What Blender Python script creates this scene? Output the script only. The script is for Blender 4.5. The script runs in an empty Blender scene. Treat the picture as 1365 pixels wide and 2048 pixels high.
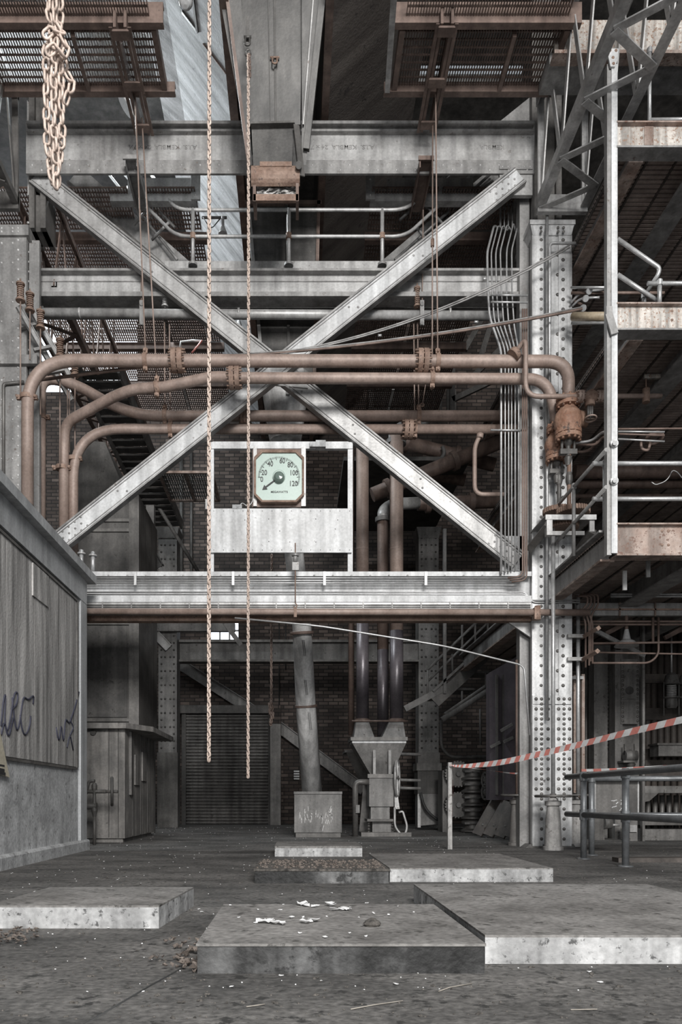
import bpy, math, random
from mathutils import Vector as V, Matrix as M
random.seed(7)
scn = bpy.context.scene
COL = scn.collection
F, H, VX, VY = 1500.0, 0.8, 593.0, 1600.0     # focal length in pixels of a 1365x2048 frame, eye height, vanishing point

def X(px, Y): return (px - VX) * Y / F
def Z(py, Y): return H + (VY - py) * Y / F
def P(px, py, Y): return V((X(px, Y), Y, Z(py, Y)))
def W(n, Y): return n * Y / F
def PXP(px, py, x):                             # point on a plane x = const
    Y = x * F / (px - VX)
    return V((x, Y, Z(py, Y)))

# ---------------------------------------------------------------- camera
cam_d = bpy.data.cameras.new('camera')
cam = bpy.data.objects.new('camera', cam_d)
COL.objects.link(cam)
cam.location = (0, 0, H)
cam.rotation_euler = (math.pi / 2, 0, 0)
cam_d.sensor_fit = 'VERTICAL'
cam_d.sensor_height = 36
cam_d.sensor_width = 24
cam_d.lens = F / 2048 * 36
cam_d.shift_x = (682.5 - VX) / 2048
cam_d.shift_y = (VY - 1024) / 2048
cam_d.clip_start = 0.05
cam_d.clip_end = 200
scn.camera = cam

# ---------------------------------------------------------------- mesh builder
class MB:
    def __init__(s):
        s.v = []; s.f = []; s.sm = []; s.mi = []
    def add(s, vs, fs, smooth=False, mi=0):
        b = len(s.v)
        s.v += [V(p) for p in vs]
        for f in fs:
            s.f.append([i + b for i in f]); s.sm.append(smooth); s.mi.append(mi)
        return s
    def box(s, x0, x1, y0, y1, z0, z1, mi=0):
        vs = [(x0,y0,z0),(x1,y0,z0),(x1,y1,z0),(x0,y1,z0),(x0,y0,z1),(x1,y0,z1),(x1,y1,z1),(x0,y1,z1)]
        return s.add(vs, [(0,3,2,1),(4,5,6,7),(0,1,5,4),(1,2,6,5),(2,3,7,6),(3,0,4,7)], mi=mi)
    def pbox(s, px0, px1, py0, py1, Y0, Y1, mi=0):
        return s.box(X(px0,Y0), X(px1,Y0), Y0, Y1, Z(py1,Y0), Z(py0,Y0), mi=mi)
    def hexa(s, a, b, mi=0):                     # two quads with the same winding
        return s.add(list(a)+list(b), [(3,2,1,0),(4,5,6,7),(0,1,5,4),(1,2,6,5),(2,3,7,6),(3,0,4,7)], mi=mi)
    def bar(s, p, q, w, t, n=(0,-1,0), mi=0):    # w across, t along n
        p, q = V(p), V(q); d = (q-p).normalized(); n = V(n)
        n = (n - d*n.dot(d)).normalized(); sd = d.cross(n)
        A = [p+sd*a*w/2+n*b*t/2 for a,b in ((-1,-1),(1,-1),(1,1),(-1,1))]
        B = [q+sd*a*w/2+n*b*t/2 for a,b in ((-1,-1),(1,-1),(1,1),(-1,1))]
        return s.hexa(A, B, mi)
    def chan(s, p, q, w, dep, th, n=(0,-1,0), off=0):   # web with two flanges standing towards n
        p, q = V(p), V(q); d = (q-p).normalized(); n = V(n); n = (n - d*n.dot(d)).normalized(); sd = d.cross(n)
        s.bar(p, q, w, th, n)
        for a in (-1, 1):
            o = sd*a*(w/2-th/2) + n*off
            s.bar(p+o, q+o, th, dep, n)
        return s
    def ibeam(s, p, q, h, w, tf=.03, tw=.025, up=(0,0,1)):
        p, q = V(p), V(q); up = V(up)
        s.bar(p, q, tw, h, up)
        for a in (-1, 1):
            o = up*a*(h/2-tf/2); s.bar(p+o, q+o, w, tf, up)
        return s
    def tube(s, pts, r, seg=10, closed=False, caps=True, mi=0):
        pts = [V(p) for p in pts]; n = len(pts)
        rs = r if isinstance(r, (list, tuple)) else [r]*n
        T = []
        for i in range(n):
            a = pts[(i-1) % n] if (closed or i > 0) else pts[i]
            b = pts[(i+1) % n] if (closed or i < n-1) else pts[i]
            T.append((b-a).normalized())
        u = T[0].orthogonal().normalized(); vs = []
        for i in range(n):
            if i: 
                u = u - T[i]*u.dot(T[i])
                u = u.normalized() if u.length > 1e-6 else T[i].orthogonal().normalized()
            w = T[i].cross(u)
            for k in range(seg):
                a = 2*math.pi*k/seg
                vs.append(pts[i] + (u*math.cos(a) + w*math.sin(a))*rs[i])
        fs = []
        for i in range(n if closed else n-1):
            j = (i+1) % n
            for k in range(seg):
                k2 = (k+1) % seg
                fs.append((i*seg+k, i*seg+k2, j*seg+k2, j*seg+k))
        s.add(vs, fs, True, mi)
        if caps and not closed:
            b = len(s.v)-n*seg
            s.f.append([b+k for k in range(seg)][::-1]); s.sm.append(False); s.mi.append(mi)
            s.f.append([b+(n-1)*seg+k for k in range(seg)]); s.sm.append(False); s.mi.append(mi)
        return s
    def cyl(s, p, q, r0, r1=None, seg=14, mi=0):
        return s.tube([p, q], [r0, r0 if r1 is None else r1], seg, mi=mi)
    def lathe(s, c, axis, prof, seg=18, mi=0):   # prof: (distance along the axis, radius); flat-shaded steps kept crisp
        c = V(c); axis = V(axis).normalized(); u = axis.orthogonal().normalized(); w = axis.cross(u)
        for (d0, r0), (d1, r1) in zip(prof, prof[1:]):
            vs = []
            for d, r in ((d0, r0), (d1, r1)):
                for k in range(seg):
                    a = 2*math.pi*k/seg
                    vs.append(c + axis*d + (u*math.cos(a)+w*math.sin(a))*max(r, 1e-4))
            s.add(vs, [(k, (k+1)%seg, seg+(k+1)%seg, seg+k) for k in range(seg)], True, mi)
        for (d, r), rev in ((prof[0], True), (prof[-1], False)):
            if r > 1e-3:
                vs = [c + axis*d + (u*math.cos(2*math.pi*k/seg)+w*math.sin(2*math.pi*k/seg))*r for k in range(seg)]
                s.add(vs, [list(range(seg))[::-1] if rev else list(range(seg))], False, mi)
        return s
    def dome(s, c, n=(0,-1,0), r=.02, hgt=.6, seg=7):
        c = V(c); n = V(n).normalized(); u = n.orthogonal().normalized(); w = n.cross(u); vs = []
        for rr, h in ((1, 0), (.75, .65)):
            for k in range(seg):
                a = 2*math.pi*k/seg
                vs.append(c + (u*math.cos(a)+w*math.sin(a))*r*rr + n*r*h*hgt)
        vs.append(c + n*r*hgt)
        fs = [(k, (k+1)%seg, seg+(k+1)%seg, seg+k) for k in range(seg)] + [(seg+k, seg+(k+1)%seg, 2*seg) for k in range(seg)]
        return s.add(vs, fs, True)
    def prism(s, pts, d, mi=0):                  # polygon of 3D points extruded by vector d
        n = len(pts); pts = [V(p) for p in pts]; d = V(d)
        vs = pts + [p+d for p in pts]
        fs = [list(range(n)), list(range(n, 2*n))[::-1]] + [(k, n+k, n+(k+1)%n, (k+1)%n) for k in range(n)]
        return s.add(vs, fs, mi=mi)
    def torus(s, c, axis, R, r, seg=24, sg2=8, mi=0):
        c = V(c); axis = V(axis).normalized(); u = axis.orthogonal().normalized(); w = axis.cross(u)
        return s.tube([c+(u*math.cos(2*math.pi*k/seg)+w*math.sin(2*math.pi*k/seg))*R for k in range(seg)], r, sg2, closed=True, mi=mi)
    def build(s, name, mat, parent=None, origin=None, label=None):
        o_w = wloc(parent) if parent is not None else V(origin or (0,0,0))
        me = bpy.data.meshes.new(name)
        me.from_pydata([p - o_w for p in s.v], [], s.f)
        mats = mat if isinstance(mat, (list, tuple)) else [mat]
        for m in mats: me.materials.append(m)
        for pl, a, b in zip(me.polygons, s.sm, s.mi):
            pl.use_smooth = a; pl.material_index = b
        me.update()
        o = bpy.data.objects.new(name, me); COL.objects.link(o)
        if parent is not None: o.parent = parent
        else: o.location = o_w
        if label: o['label'] = label
        return o

def _into(s, part, mat, t):                       # rivets, bolts, scratches: surface pattern of a part, kept in that part's mesh
    o = next(c for c in t.children if c.name.split('.')[0] == part)
    me = o.data; base = wloc(o); nv = len(me.vertices); nm = len(me.materials)
    vs = [v.co.copy() for v in me.vertices] + [p - base for p in s.v]
    fs = [list(p.vertices) for p in me.polygons] + [[i+nv for i in f] for f in s.f]
    sm = [p.use_smooth for p in me.polygons] + s.sm
    mi = [p.material_index for p in me.polygons] + [nm]*len(s.f)
    n = bpy.data.meshes.new(part); n.from_pydata(vs, [], fs)
    for m in list(me.materials) + [mat]: n.materials.append(m)
    for pl, q, k in zip(n.polygons, sm, mi): pl.use_smooth = q; pl.material_index = k
    n.update(); o.data = n; bpy.data.meshes.remove(me)
    return o
MB.into = _into
def wloc(o):
    v = V((0,0,0))
    while o is not None:
        v += V(o.location); o = o.parent
    return v
def thing(name, label, cat, base, group=None):
    o = bpy.data.objects.new(name, None); COL.objects.link(o)
    o.empty_display_size = .1; o.location = base
    o['label'] = label; o['category'] = cat; o['kind'] = 'thing'
    if group: o['group'] = group
    return o
def tag(o, label, cat, group=None, kind=None):
    o['label'] = label; o['category'] = cat; o['kind'] = kind or 'thing'
    if group: o['group'] = group
    return o
def struct(o, label=None, cat=None):
    o['kind'] = 'structure'
    if label: o['label'] = label
    if cat: o['category'] = cat
    return o
def fillet(pts, r, n=6):
    pts = [V(p) for p in pts]; out = [pts[0]]
    for a, b, c in zip(pts, pts[1:], pts[2:]):
        d0 = (a-b); d1 = (c-b)
        k = min(r, d0.length*.49, d1.length*.49)
        p0 = b + d0.normalized()*k; p1 = b + d1.normalized()*k
        for i in range(n+1):
            t = i/n
            out.append(p0*(1-t)**2 + b*2*t*(1-t) + p1*t*t)
    out.append(pts[-1]); return out
def copy_tree(o, parent=None, loc=None):
    c = o.copy(); COL.objects.link(c)
    if parent is not None: c.parent = parent
    if loc is not None: c.location = loc
    for ch in list(o.children): copy_tree(ch, c)
    return c
ORD = ['first','second','third','fourth','fifth','sixth','seventh','eighth','ninth','tenth']

def text_geo(s, size, depth=.004, align='CENTER'):
    cu = bpy.data.curves.new('t', 'FONT'); cu.body = s; cu.size = size; cu.extrude = depth/2
    cu.offset = size*.012; cu.align_x = align; cu.align_y = 'CENTER'; cu.resolution_u = 3
    ob = bpy.data.objects.new('t', cu); COL.objects.link(ob)
    dg = bpy.context.evaluated_depsgraph_get(); dg.update()
    me = bpy.data.meshes.new_from_object(ob.evaluated_get(dg))
    vs = [v.co.copy() for v in me.vertices]; fs = [list(p.vertices) for p in me.polygons]
    bpy.data.objects.remove(ob); bpy.data.meshes.remove(me); bpy.data.curves.remove(cu)
    return vs, fs
def put_text(mb, s, size, c, depth=.004, roll=0, xs=1.0, rot=None, mi=0):   # text facing -Y at point c
    vs, fs = text_geo(s, size, depth)
    R = rot or (M.Rotation(roll, 3, 'Y') @ M.Rotation(math.pi/2, 3, 'X'))
    mb.add([R @ V((v.x*xs, v.y, v.z)) + V(c) for v in vs], fs, mi=mi)

# ---------------------------------------------------------------- materials
def mat(name, c1, c2, scale=2.0, rough=.6, metal=0.0, streak=0.0, spot=None, spot_t=.62, spot_s=9.0, bump=.08, lo=.35, hi=.65, fine=.16, stretch=(1,1,1), streak_s=7.0):
    m = bpy.data.materials.new(name); m.use_nodes = True
    nt = m.node_tree; N = nt.nodes; L = nt.links
    bs = N['Principled BSDF']
    geo = N.new('ShaderNodeNewGeometry')
    mp = N.new('ShaderNodeMapping'); mp.inputs['Scale'].default_value = stretch
    L.new(geo.outputs['Position'], mp.inputs['Vector'])
    n1 = N.new('ShaderNodeTexNoise'); n1.inputs['Scale'].default_value = scale; n1.inputs['Detail'].default_value = 8; n1.inputs['Roughness'].default_value = .65
    L.new(mp.outputs[0], n1.inputs['Vector'])
    rp = N.new('ShaderNodeValToRGB'); rp.color_ramp.elements[0].position = lo; rp.color_ramp.elements[1].position = hi
    rp.color_ramp.elements[0].color = (*c1, 1); rp.color_ramp.elements[1].color = (*c2, 1)
    L.new(n1.outputs['Fac'], rp.inputs['Fac'])
    col = rp.outputs['Color']
    n2 = N.new('ShaderNodeTexNoise'); n2.inputs['Scale'].default_value = 28; n2.inputs['Detail'].default_value = 6
    L.new(geo.outputs['Position'], n2.inputs['Vector'])
    if fine:
        mr = N.new('ShaderNodeMapRange'); mr.inputs['From Min'].default_value = .3; mr.inputs['From Max'].default_value = .7
        mr.inputs['To Min'].default_value = 1-fine; mr.inputs['To Max'].default_value = 1+fine*.5
        L.new(n2.outputs['Fac'], mr.inputs['Value'])
        mx = N.new('ShaderNodeMix'); mx.data_type = 'RGBA'; mx.blend_type = 'MULTIPLY'; mx.inputs['Factor'].default_value = 1
        L.new(col, mx.inputs['A']); L.new(mr.outputs[0], mx.inputs['B']); col = mx.outputs['Result']
    if streak:
        mp2 = N.new('ShaderNodeMapping'); mp2.inputs['Scale'].default_value = (streak_s, streak_s, streak_s*.06)
        L.new(geo.outputs['Position'], mp2.inputs['Vector'])
        n3 = N.new('ShaderNodeTexNoise'); n3.inputs['Scale'].default_value = 1; n3.inputs['Detail'].default_value = 5
        L.new(mp2.outputs[0], n3.inputs['Vector'])
        mr = N.new('ShaderNodeMapRange'); mr.inputs['From Min'].default_value = .35; mr.inputs['From Max'].default_value = .62
        mr.inputs['To Min'].default_value = 1-streak; mr.inputs['To Max'].default_value = 1.1
        L.new(n3.outputs['Fac'], mr.inputs['Value'])
        mx = N.new('ShaderNodeMix'); mx.data_type = 'RGBA'; mx.blend_type = 'MULTIPLY'; mx.inputs['Factor'].default_value = 1
        L.new(col, mx.inputs['A']); L.new(mr.outputs[0], mx.inputs['B']); col = mx.outputs['Result']
    if spot:
        n4 = N.new('ShaderNodeTexNoise'); n4.inputs['Scale'].default_value = spot_s; n4.inputs['Detail'].default_value = 9; n4.inputs['Roughness'].default_value = .7
        L.new(geo.outputs['Position'], n4.inputs['Vector'])
        r2 = N.new('ShaderNodeValToRGB'); r2.color_ramp.elements[0].position = spot_t-.03; r2.color_ramp.elements[1].position = spot_t+.03
        L.new(n4.outputs['Fac'], r2.inputs['Fac'])
        mx = N.new('ShaderNodeMix'); mx.data_type = 'RGBA'
        L.new(r2.outputs['Color'], mx.inputs['Factor']); L.new(col, mx.inputs['A']); mx.inputs['B'].default_value = (*spot, 1); col = mx.outputs['Result']
    L.new(col, bs.inputs['Base Color'])
    bs.inputs['Roughness'].default_value = rough; bs.inputs['Metallic'].default_value = metal
    if bump:
        bp = N.new('ShaderNodeBump'); bp.inputs['Strength'].default_value = bump; bp.inputs['Distance'].default_value = .02
        L.new(n2.outputs['Fac'], bp.inputs['Height']); L.new(bp.outputs[0], bs.inputs['Normal'])
    return m
def g(v, w=0.0): return (v*(1+w), v, v*(1-w))
STEEL   = mat('painted_steel', g(.30,.02), g(.50,.01), 1.6, .42, .25, .28, (.20,.19,.18), .66)
SHINY   = mat('dull_galvanised', g(.44,.01), g(.66,.01), 1.5, .42, .12, .35, (.22,.20,.18), .66)
BRIGHT  = mat('aluminium_paint', g(.46), g(.64,-.01), 1.8, .5, .0, .3, (.24,.23,.22), .68)
COLUMN  = mat('column_paint', g(.44), g(.72), 1.5, .40, .25, .45, (.16,.15,.15), .66, 5)
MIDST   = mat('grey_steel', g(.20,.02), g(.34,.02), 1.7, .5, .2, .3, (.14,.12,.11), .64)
DARKST  = mat('dark_steel', g(.07,.05), g(.16,.05), 2.0, .5, .25, .3, (.22,.17,.14), .70)
BLACKST = mat('soot_steel', g(.035,.05), g(.09,.06), 2.0, .6, .1, .3)
DECKM   = mat('brown_deck', (.27,.215,.19), (.42,.345,.31), 2.0, .6, .1, .2)
REARST  = mat('dusty_dimmed_rear_steel', g(.12,.03), g(.23,.03), 1.7, .6, .1, .35, (.06,.055,.05), .63)  # darker copy of the grey steel: dirt plus the dim rear put into colour
SOOT_DIMST  = mat('sooty_dimmed_grey_steel', g(.10,.04), g(.20,.04), 1.7, .6, .1, .4, (.05,.045,.04), .62)  # grey steel darkened for soot and for the gloom of the deep parts
SOOTBR  = mat('sooty_brown_steel', (.05,.042,.038), (.105,.09,.08), 2.0, .65, 0, .3)
CHUTE   = mat('chute_steel', g(.03,.06), g(.10,.05), 1.3, .50, .15, .35, (.28,.24,.21), .70)
BROWN   = mat('brown_steel', (.13,.09,.075), (.22,.16,.135), 2.0, .6, .1, .3, (.08,.06,.05), .66)
PIPE    = mat('rust_pipe', (.225,.165,.138), (.33,.255,.22), 2.4, .55, .1, .12, (.46,.40,.36), .74, 14)
RUST    = mat('rust', (.17,.105,.078), (.33,.235,.185), 6, .7, .1, .15, (.13,.09,.075), .6, 12, bump=.4)
RUSTW   = mat('rusty_white_paint', (.60,.57,.53), (.40,.35,.31), 5, .6, .05, .5, (.24,.15,.105), .57, 24, bump=.3, streak_s=14)
RUSTB   = mat('rusty_beam', (.26,.18,.145), (.42,.35,.31), 4, .65, .1, .45, (.15,.09,.068), .58, 16, bump=.3)
VALVEM  = mat('valve_rust', (.25,.125,.08), (.37,.235,.17), 6, .7, .1, .1, (.12,.085,.07), .58, 10, bump=.4)
CHAINM  = mat('chain_rust', (.36,.28,.235), (.58,.48,.42), 18, .6, .15, 0, bump=.3)
CONCRETE= mat('floor_concrete', g(.05,.04), g(.15,.05), 1.7, .75, 0, 0, (.022,.021,.02), .585, 9, bump=.6, fine=.55, stretch=(.55,1,1))
SLABTOP = mat('slab_top', g(.12,.05), g(.25,.04), 2.6, .7, 0, 0, (.06,.057,.053), .60, 10, bump=.35, fine=.4)
SLABW   = mat('slab_white', g(.28), g(.47), 3.5, .6, 0, .35, (.07,.07,.07), .60, 15, bump=.25)
SLABD   = mat('slab_stained', g(.018), g(.21), 1.15, .6, 0, .85, (.015,.015,.015), .56, 6, bump=.3, lo=.44, hi=.68)
BUNKER_LIT  = mat('bunker_concrete_skylit', g(.22,-.02), g(.66,-.03), 1.2, .8, 0, .0, (.12,.12,.13), .66, 4, bump=.3, stretch=(.5,3.2,.5))  # pale bluish tone carries the skylight that falls on this bunker
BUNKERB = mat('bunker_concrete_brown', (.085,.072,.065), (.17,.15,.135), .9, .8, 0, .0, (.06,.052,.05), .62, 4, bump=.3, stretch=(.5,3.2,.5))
WOOD    = mat('weathered_board', g(.21,.03), g(.50,.03), 1.6, .8, 0, .45, (.40,.40,.39), .68, 4, stretch=(5,5,.35), bump=.3, streak_s=9)
SHEET   = mat('cabin_sheet', g(.30,-.01), g(.50,-.01), 3.4, .7, 0, .12, (.17,.17,.17), .62, 9, bump=.25, fine=.25)
TRIM    = mat('cabin_trim', g(.30,-.02), g(.42,-.02), 1.5, .6, 0, .2)
CABINET = mat('cabinet_wood', g(.13,.04), g(.24,.06), 2.2, .75, 0, .4, (.08,.075,.07), .64)
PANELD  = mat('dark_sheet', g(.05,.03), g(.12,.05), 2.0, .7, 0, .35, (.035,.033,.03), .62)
PLUM    = mat('plum_sheet', (.045,.036,.045), (.085,.07,.08), 2.0, .7, 0, .3)
DIALW   = mat('dial_face', (.30,.395,.35), (.38,.47,.425), 1.2, .35, 0, 0, fine=.06, bump=0)
INK     = mat('ink', g(.02), g(.035), 4, .6, bump=0, fine=0)
GRAF    = mat('spray_paint', (.03,.032,.05), (.05,.05,.075), 4, .7, bump=0)
FLAKE   = mat('paint_flake', g(.62), g(.82), 14, .7, bump=.1)
LEAF    = mat('dry_leaf', (.07,.055,.046), (.19,.16,.14), 12, .8)
TWIG    = mat('straw', (.20,.18,.155), (.36,.33,.29), 12, .8)
TAPER   = mat('tape_red', (.44,.15,.125), (.54,.22,.19), 6, .45, bump=0, fine=.1)
TAPEW   = mat('tape_white', g(.46), g(.60), 6, .45, bump=0, fine=.1)
RAILM   = mat('rail_paint', g(.13,-.04), g(.22,-.04), 3, .4, .3, 0)
WIREM   = mat('galvanised', g(.36), g(.55), 5, .4, .5, 0)
LAMPM   = mat('lamp_enamel', g(.42), g(.55), 5, .4, .1, 0)
POSTW   = mat('post_timber', g(.28,.03), g(.46,.03), 5, .8, 0, .5, (.14,.13,.12), .62)
GRAVEL  = mat('grit', g(.018,.1), g(.12,.1), 20, .9, bump=.6)
def brick_mat():
    m = bpy.data.materials.new('brick'); m.use_nodes = True
    nt = m.node_tree; N = nt.nodes; L = nt.links; bs = N['Principled BSDF']
    geo = N.new('ShaderNodeNewGeometry'); sx = N.new('ShaderNodeSeparateXYZ'); cb = N.new('ShaderNodeCombineXYZ')
    L.new(geo.outputs['Position'], sx.inputs[0]); 
    ad = N.new('ShaderNodeMath'); ad.operation = 'ADD'; L.new(sx.outputs['X'], ad.inputs[0]); L.new(sx.outputs['Y'], ad.inputs[1])
    L.new(ad.outputs[0], cb.inputs['X']); L.new(sx.outputs['Z'], cb.inputs['Y'])
    br = N.new('ShaderNodeTexBrick'); br.inputs['Scale'].default_value = 1.0
    br.inputs['Brick Width'].default_value = .33; br.inputs['Row Height'].default_value = .12; br.inputs['Mortar Size'].default_value = .014
    br.inputs['Color1'].default_value = (.06,.046,.04,1); br.inputs['Color2'].default_value = (.24,.19,.165,1); br.inputs['Mortar'].default_value = (.02,.018,.017,1)
    br.inputs['Bias'].default_value = -.45
    L.new(cb.outputs[0], br.inputs['Vector'])
    n = N.new('ShaderNodeTexNoise'); n.inputs['Scale'].default_value = .7; n.inputs['Detail'].default_value = 7
    L.new(geo.outputs['Position'], n.inputs['Vector'])
    mr = N.new('ShaderNodeMapRange'); mr.inputs['From Min'].default_value = .35; mr.inputs['From Max'].default_value = .65; mr.inputs['To Min'].default_value = .35; mr.inputs['To Max'].default_value = 1.2
    L.new(n.outputs['Fac'], mr.inputs['Value'])
    mx = N.new('ShaderNodeMix'); mx.data_type = 'RGBA'; mx.blend_type = 'MULTIPLY'; mx.inputs['Factor'].default_value = 1
    L.new(br.outputs['Color'], mx.inputs['A']); L.new(mr.outputs[0], mx.inputs['B']); L.new(mx.outputs['Result'], bs.inputs['Base Color'])
    bs.inputs['Roughness'].default_value = .85
    bp = N.new('ShaderNodeBump'); bp.inputs['Strength'].default_value = .6; bp.inputs['Distance'].default_value = .02; bp.invert = True
    L.new(br.outputs['Fac'], bp.inputs['Height']); L.new(bp.outputs[0], bs.inputs['Normal'])
    return m
BRICK = brick_mat()
def emit_mat(name, c, s):
    m = bpy.data.materials.new(name); m.use_nodes = True
    bs = m.node_tree.nodes['Principled BSDF']
    bs.inputs['Base Color'].default_value = (*c, 1); bs.inputs['Emission Color'].default_value = (*c, 1); bs.inputs['Emission Strength'].default_value = s
    return m
PANE = emit_mat('daylit_pane', (.86,.92,1.0), 1.6)
def glass_mat():
    m = bpy.data.materials.new('lens_glass'); m.use_nodes = True
    bs = m.node_tree.nodes['Principled BSDF']
    bs.inputs['Base Color'].default_value = (.12,.16,.14,1); bs.inputs['Roughness'].default_value = .12
    return m
LENS = glass_mat()
# ================================================================ THE SETTING
b = MB().box(-11, 11, -3, 25.6, -.2, 0); struct(b.build('floor', CONCRETE), 'dark dusty concrete floor strewn with grit', 'floor')
b = MB().tube([(X(x, 1200/(y-1600)), 1200/(y-1600), -.004) for x, y in ((150,2060),(300,1972),(420,1906),(565,1868))], .008, 6)
struct(b.build('trim_1', INK), 'thin dark joint line running across the floor', 'joint')
# back wall of brick with one small window low down and a band of windows high on the left
YB = 25.0
wx0, wx1, wz0, wz1 = X(420, YB), X(478, YB), Z(1281, YB), Z(1238, YB)
b = MB()
b.box(-11, wx0, YB, YB+.4, 0, 14.4); b.box(wx1, 11, YB, YB+.4, 0, 14.4)
b.box(wx0, wx1, YB, YB+.4, 0, wz0); b.box(wx0, wx1, YB, YB+.4, wz1, 14.4)
b.box(-5.3, 11, YB, YB+.4, 14.4, 24); b.box(-11, -5.3, YB, YB+.4, 20.8, 24)
struct(b.build('wall_back', BRICK), 'sooty brick wall at the far end of the hall', 'wall')
def window(name, x0, x1, z0, z1, nx, nz, label):
    fr = MB(); t = .05
    for k in range(nx+1):
        x = x0 + (x1-x0)*k/nx; fr.box(x-t/2, x+t/2, YB+.1, YB+.18, z0, z1)
    for k in range(nz+1):
        z = z0 + (z1-z0)*k/nz; fr.box(x0, x1, YB+.1, YB+.18, z-t/2, z+t/2)
    o = struct(fr.build(name, MIDST, origin=(x0, YB, z0)), label, 'window')
    pn = MB().box(x0, x1, YB+.2, YB+.23, z0, z1).build('window_pane', PANE, o)
    return o
window('window_1', wx0, wx1, wz0, wz1, 3, 2, 'small bright window in the brick wall above the roller door')
window('window_2', -11, -5.3, 14.4, 20.8, 7, 6, 'tall steel-framed window high on the far left wall')
struct(MB().box(-11.4, -11, -3, 25.4, 0, 24).build('wall_left', BRICK), 'brick side wall beyond the left frame', 'wall')
struct(MB().box(9.6, 10, 9, 25.4, 0, 24).build('wall_right', PANELD), 'dark side wall behind the boiler', 'wall')
ZC = 17.2
b = MB()
b.box(-11, -3.2, -3, 25.4, ZC, ZC+.2); b.box(-2.72, 2.0, -3, 25.4, ZC, ZC+.2); b.box(2.0, 11, -3, 16.75, ZC, ZC+.2); b.box(2.0, 11, 17.15, 25.4, ZC, ZC+.2)
b.box(-3.2, -2.72, -3, 11, ZC, ZC+.2); b.box(-3.2, -2.72, 23.5, 25.4, ZC, ZC+.2)
struct(b.build('ceiling', BLACKST), 'dark roof deck with narrow skylight slots', 'ceiling')
struct(MB().pbox(1238, 1420, 1716, 1737, 9.6, 9.8).build('trim_2', SOOTBR), 'low brown kerb plate behind the pipe railing', 'kerb')
# roller shutter door
YD = 24.7
b = MB(); z0, z1 = 0.0, Z(1428, YD); n = 34; x0, x1 = X(373, YD), X(537, YD)
for k in range(n):
    za = z0 + (z1-z0)*k/n; zb = z0 + (z1-z0)*(k+1)/n; h = zb-za
    b.prism([(x0, YD, za), (x0, YD-.07, za+h*.35), (x0, YD-.07, za+h*.6), (x0, YD, zb), (x0, YD+.04, zb), (x0, YD+.04, za)], (x1-x0, 0, 0))
dr = struct(b.build('door_1', SOOT_DIMST, origin=(x0, YD, 0)), 'closed steel roller shutter door in the brick wall', 'door')
f = MB().box(x0-.14, x0, YD-.12, YD+.2, 0, z1+.1).box(x1, x1+.14, YD-.12, YD+.2, 0, z1+.1); f.build('guide_rail', BLACKST, dr)
MB().box(x0-.3, x1+.25, YD-.25, YD+.25, z1, z1+.26).build('shutter_box', BLACKST, dr)

# ================================================================ PLINTH SLABS on the floor
def slab(name, A, B, zt, front, label, cap=.012, top=SLABTOP, ov=.0, nose=None):
    # A: front-left, front-right (x,y); B: back-right, back-left
    (x0,y0),(x1,y1) = A; (x2,y2),(x3,y3) = B
    bot = [(x0,y0,0),(x1,y1,0),(x2,y2,0),(x3,y3,0)]
    mid = [(x,y,zt-cap) for x,y,_ in bot]; tp = [(x,y,zt) for x,y,_ in bot]
    t = thing('plinth_slab', label, 'concrete slab', ((x0+x1)/2, y0, 0), 'low concrete slabs on the floor')
    MB().hexa(bot, mid).build('slab_body', front, t)
    cx = (x0+x1)/2
    capq = [(x + (ov if x > cx else -ov), y - (ov if k < 2 else 0), zt-cap) for k,(x,y,_) in enumerate(bot)]
    MB().hexa(capq, [(x,y,zt) for x,y,_ in capq]).build('slab_top', top, t)
    return t
slab('s', [(-.4565,3.458),(.869,3.458)], [(.869,4.77),(-.4565,4.77)], .138, SLABD, 'nearest slab, dark stained front face, white paint flakes scattered on top', ov=.006)
slab('s', [(.922,3.66),(2.75,3.66)], [(2.75,5.88),(.922,5.88)], .141, SLABW, 'largest slab, white front face with chips, in the right foreground')
slab('s', [(-1.93,4.67),(-.856,4.67)], [(-.774,5.66),(-1.86,5.66)], .143, SLABW, 'white sided slab alone on the left, set slightly askew')
slab('s', [(.913,7.32),(2.508,7.32)], [(2.52,9.3),(.899,9.3)], .136, SLABW, 'wide white fronted slab behind the right foreground one, near the timber post')
slab('s', [(-.398,7.19),(.887,7.19)], [(.887,8.3),(-.398,8.3)], .138, SLABD, 'dark streaked slab with gritty top in the middle row', ov=.01, cap=.02, top=GRAVEL)
slab('s', [(-.304,10.6),(.933,10.6)], [(.933,11.7),(-.304,11.7)], .15, SLABW, 'farthest slab with peeling white paint, in front of the square duct base', cap=.03)

# ================================================================ LEFT CABIN (wall in the plane x = -3.4)
XC = -3.4
cab = thing('cabin', 'flat roofed grey cabin with boarded wall and dark graffiti scrawls', 'cabin', (-4.2, 9.5, 0))
y0, y1 = 3.0, 12.0
zr = Z(1165, 12.0)
MB().box(-5.6, XC, y0, y1, 0, 1.27).build('lower_wall', SHEET, cab)
b = MB().box(-5.6, XC-.02, y0, y1, 1.27, zr); b.build('upper_wall', SHEET, cab)
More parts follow.
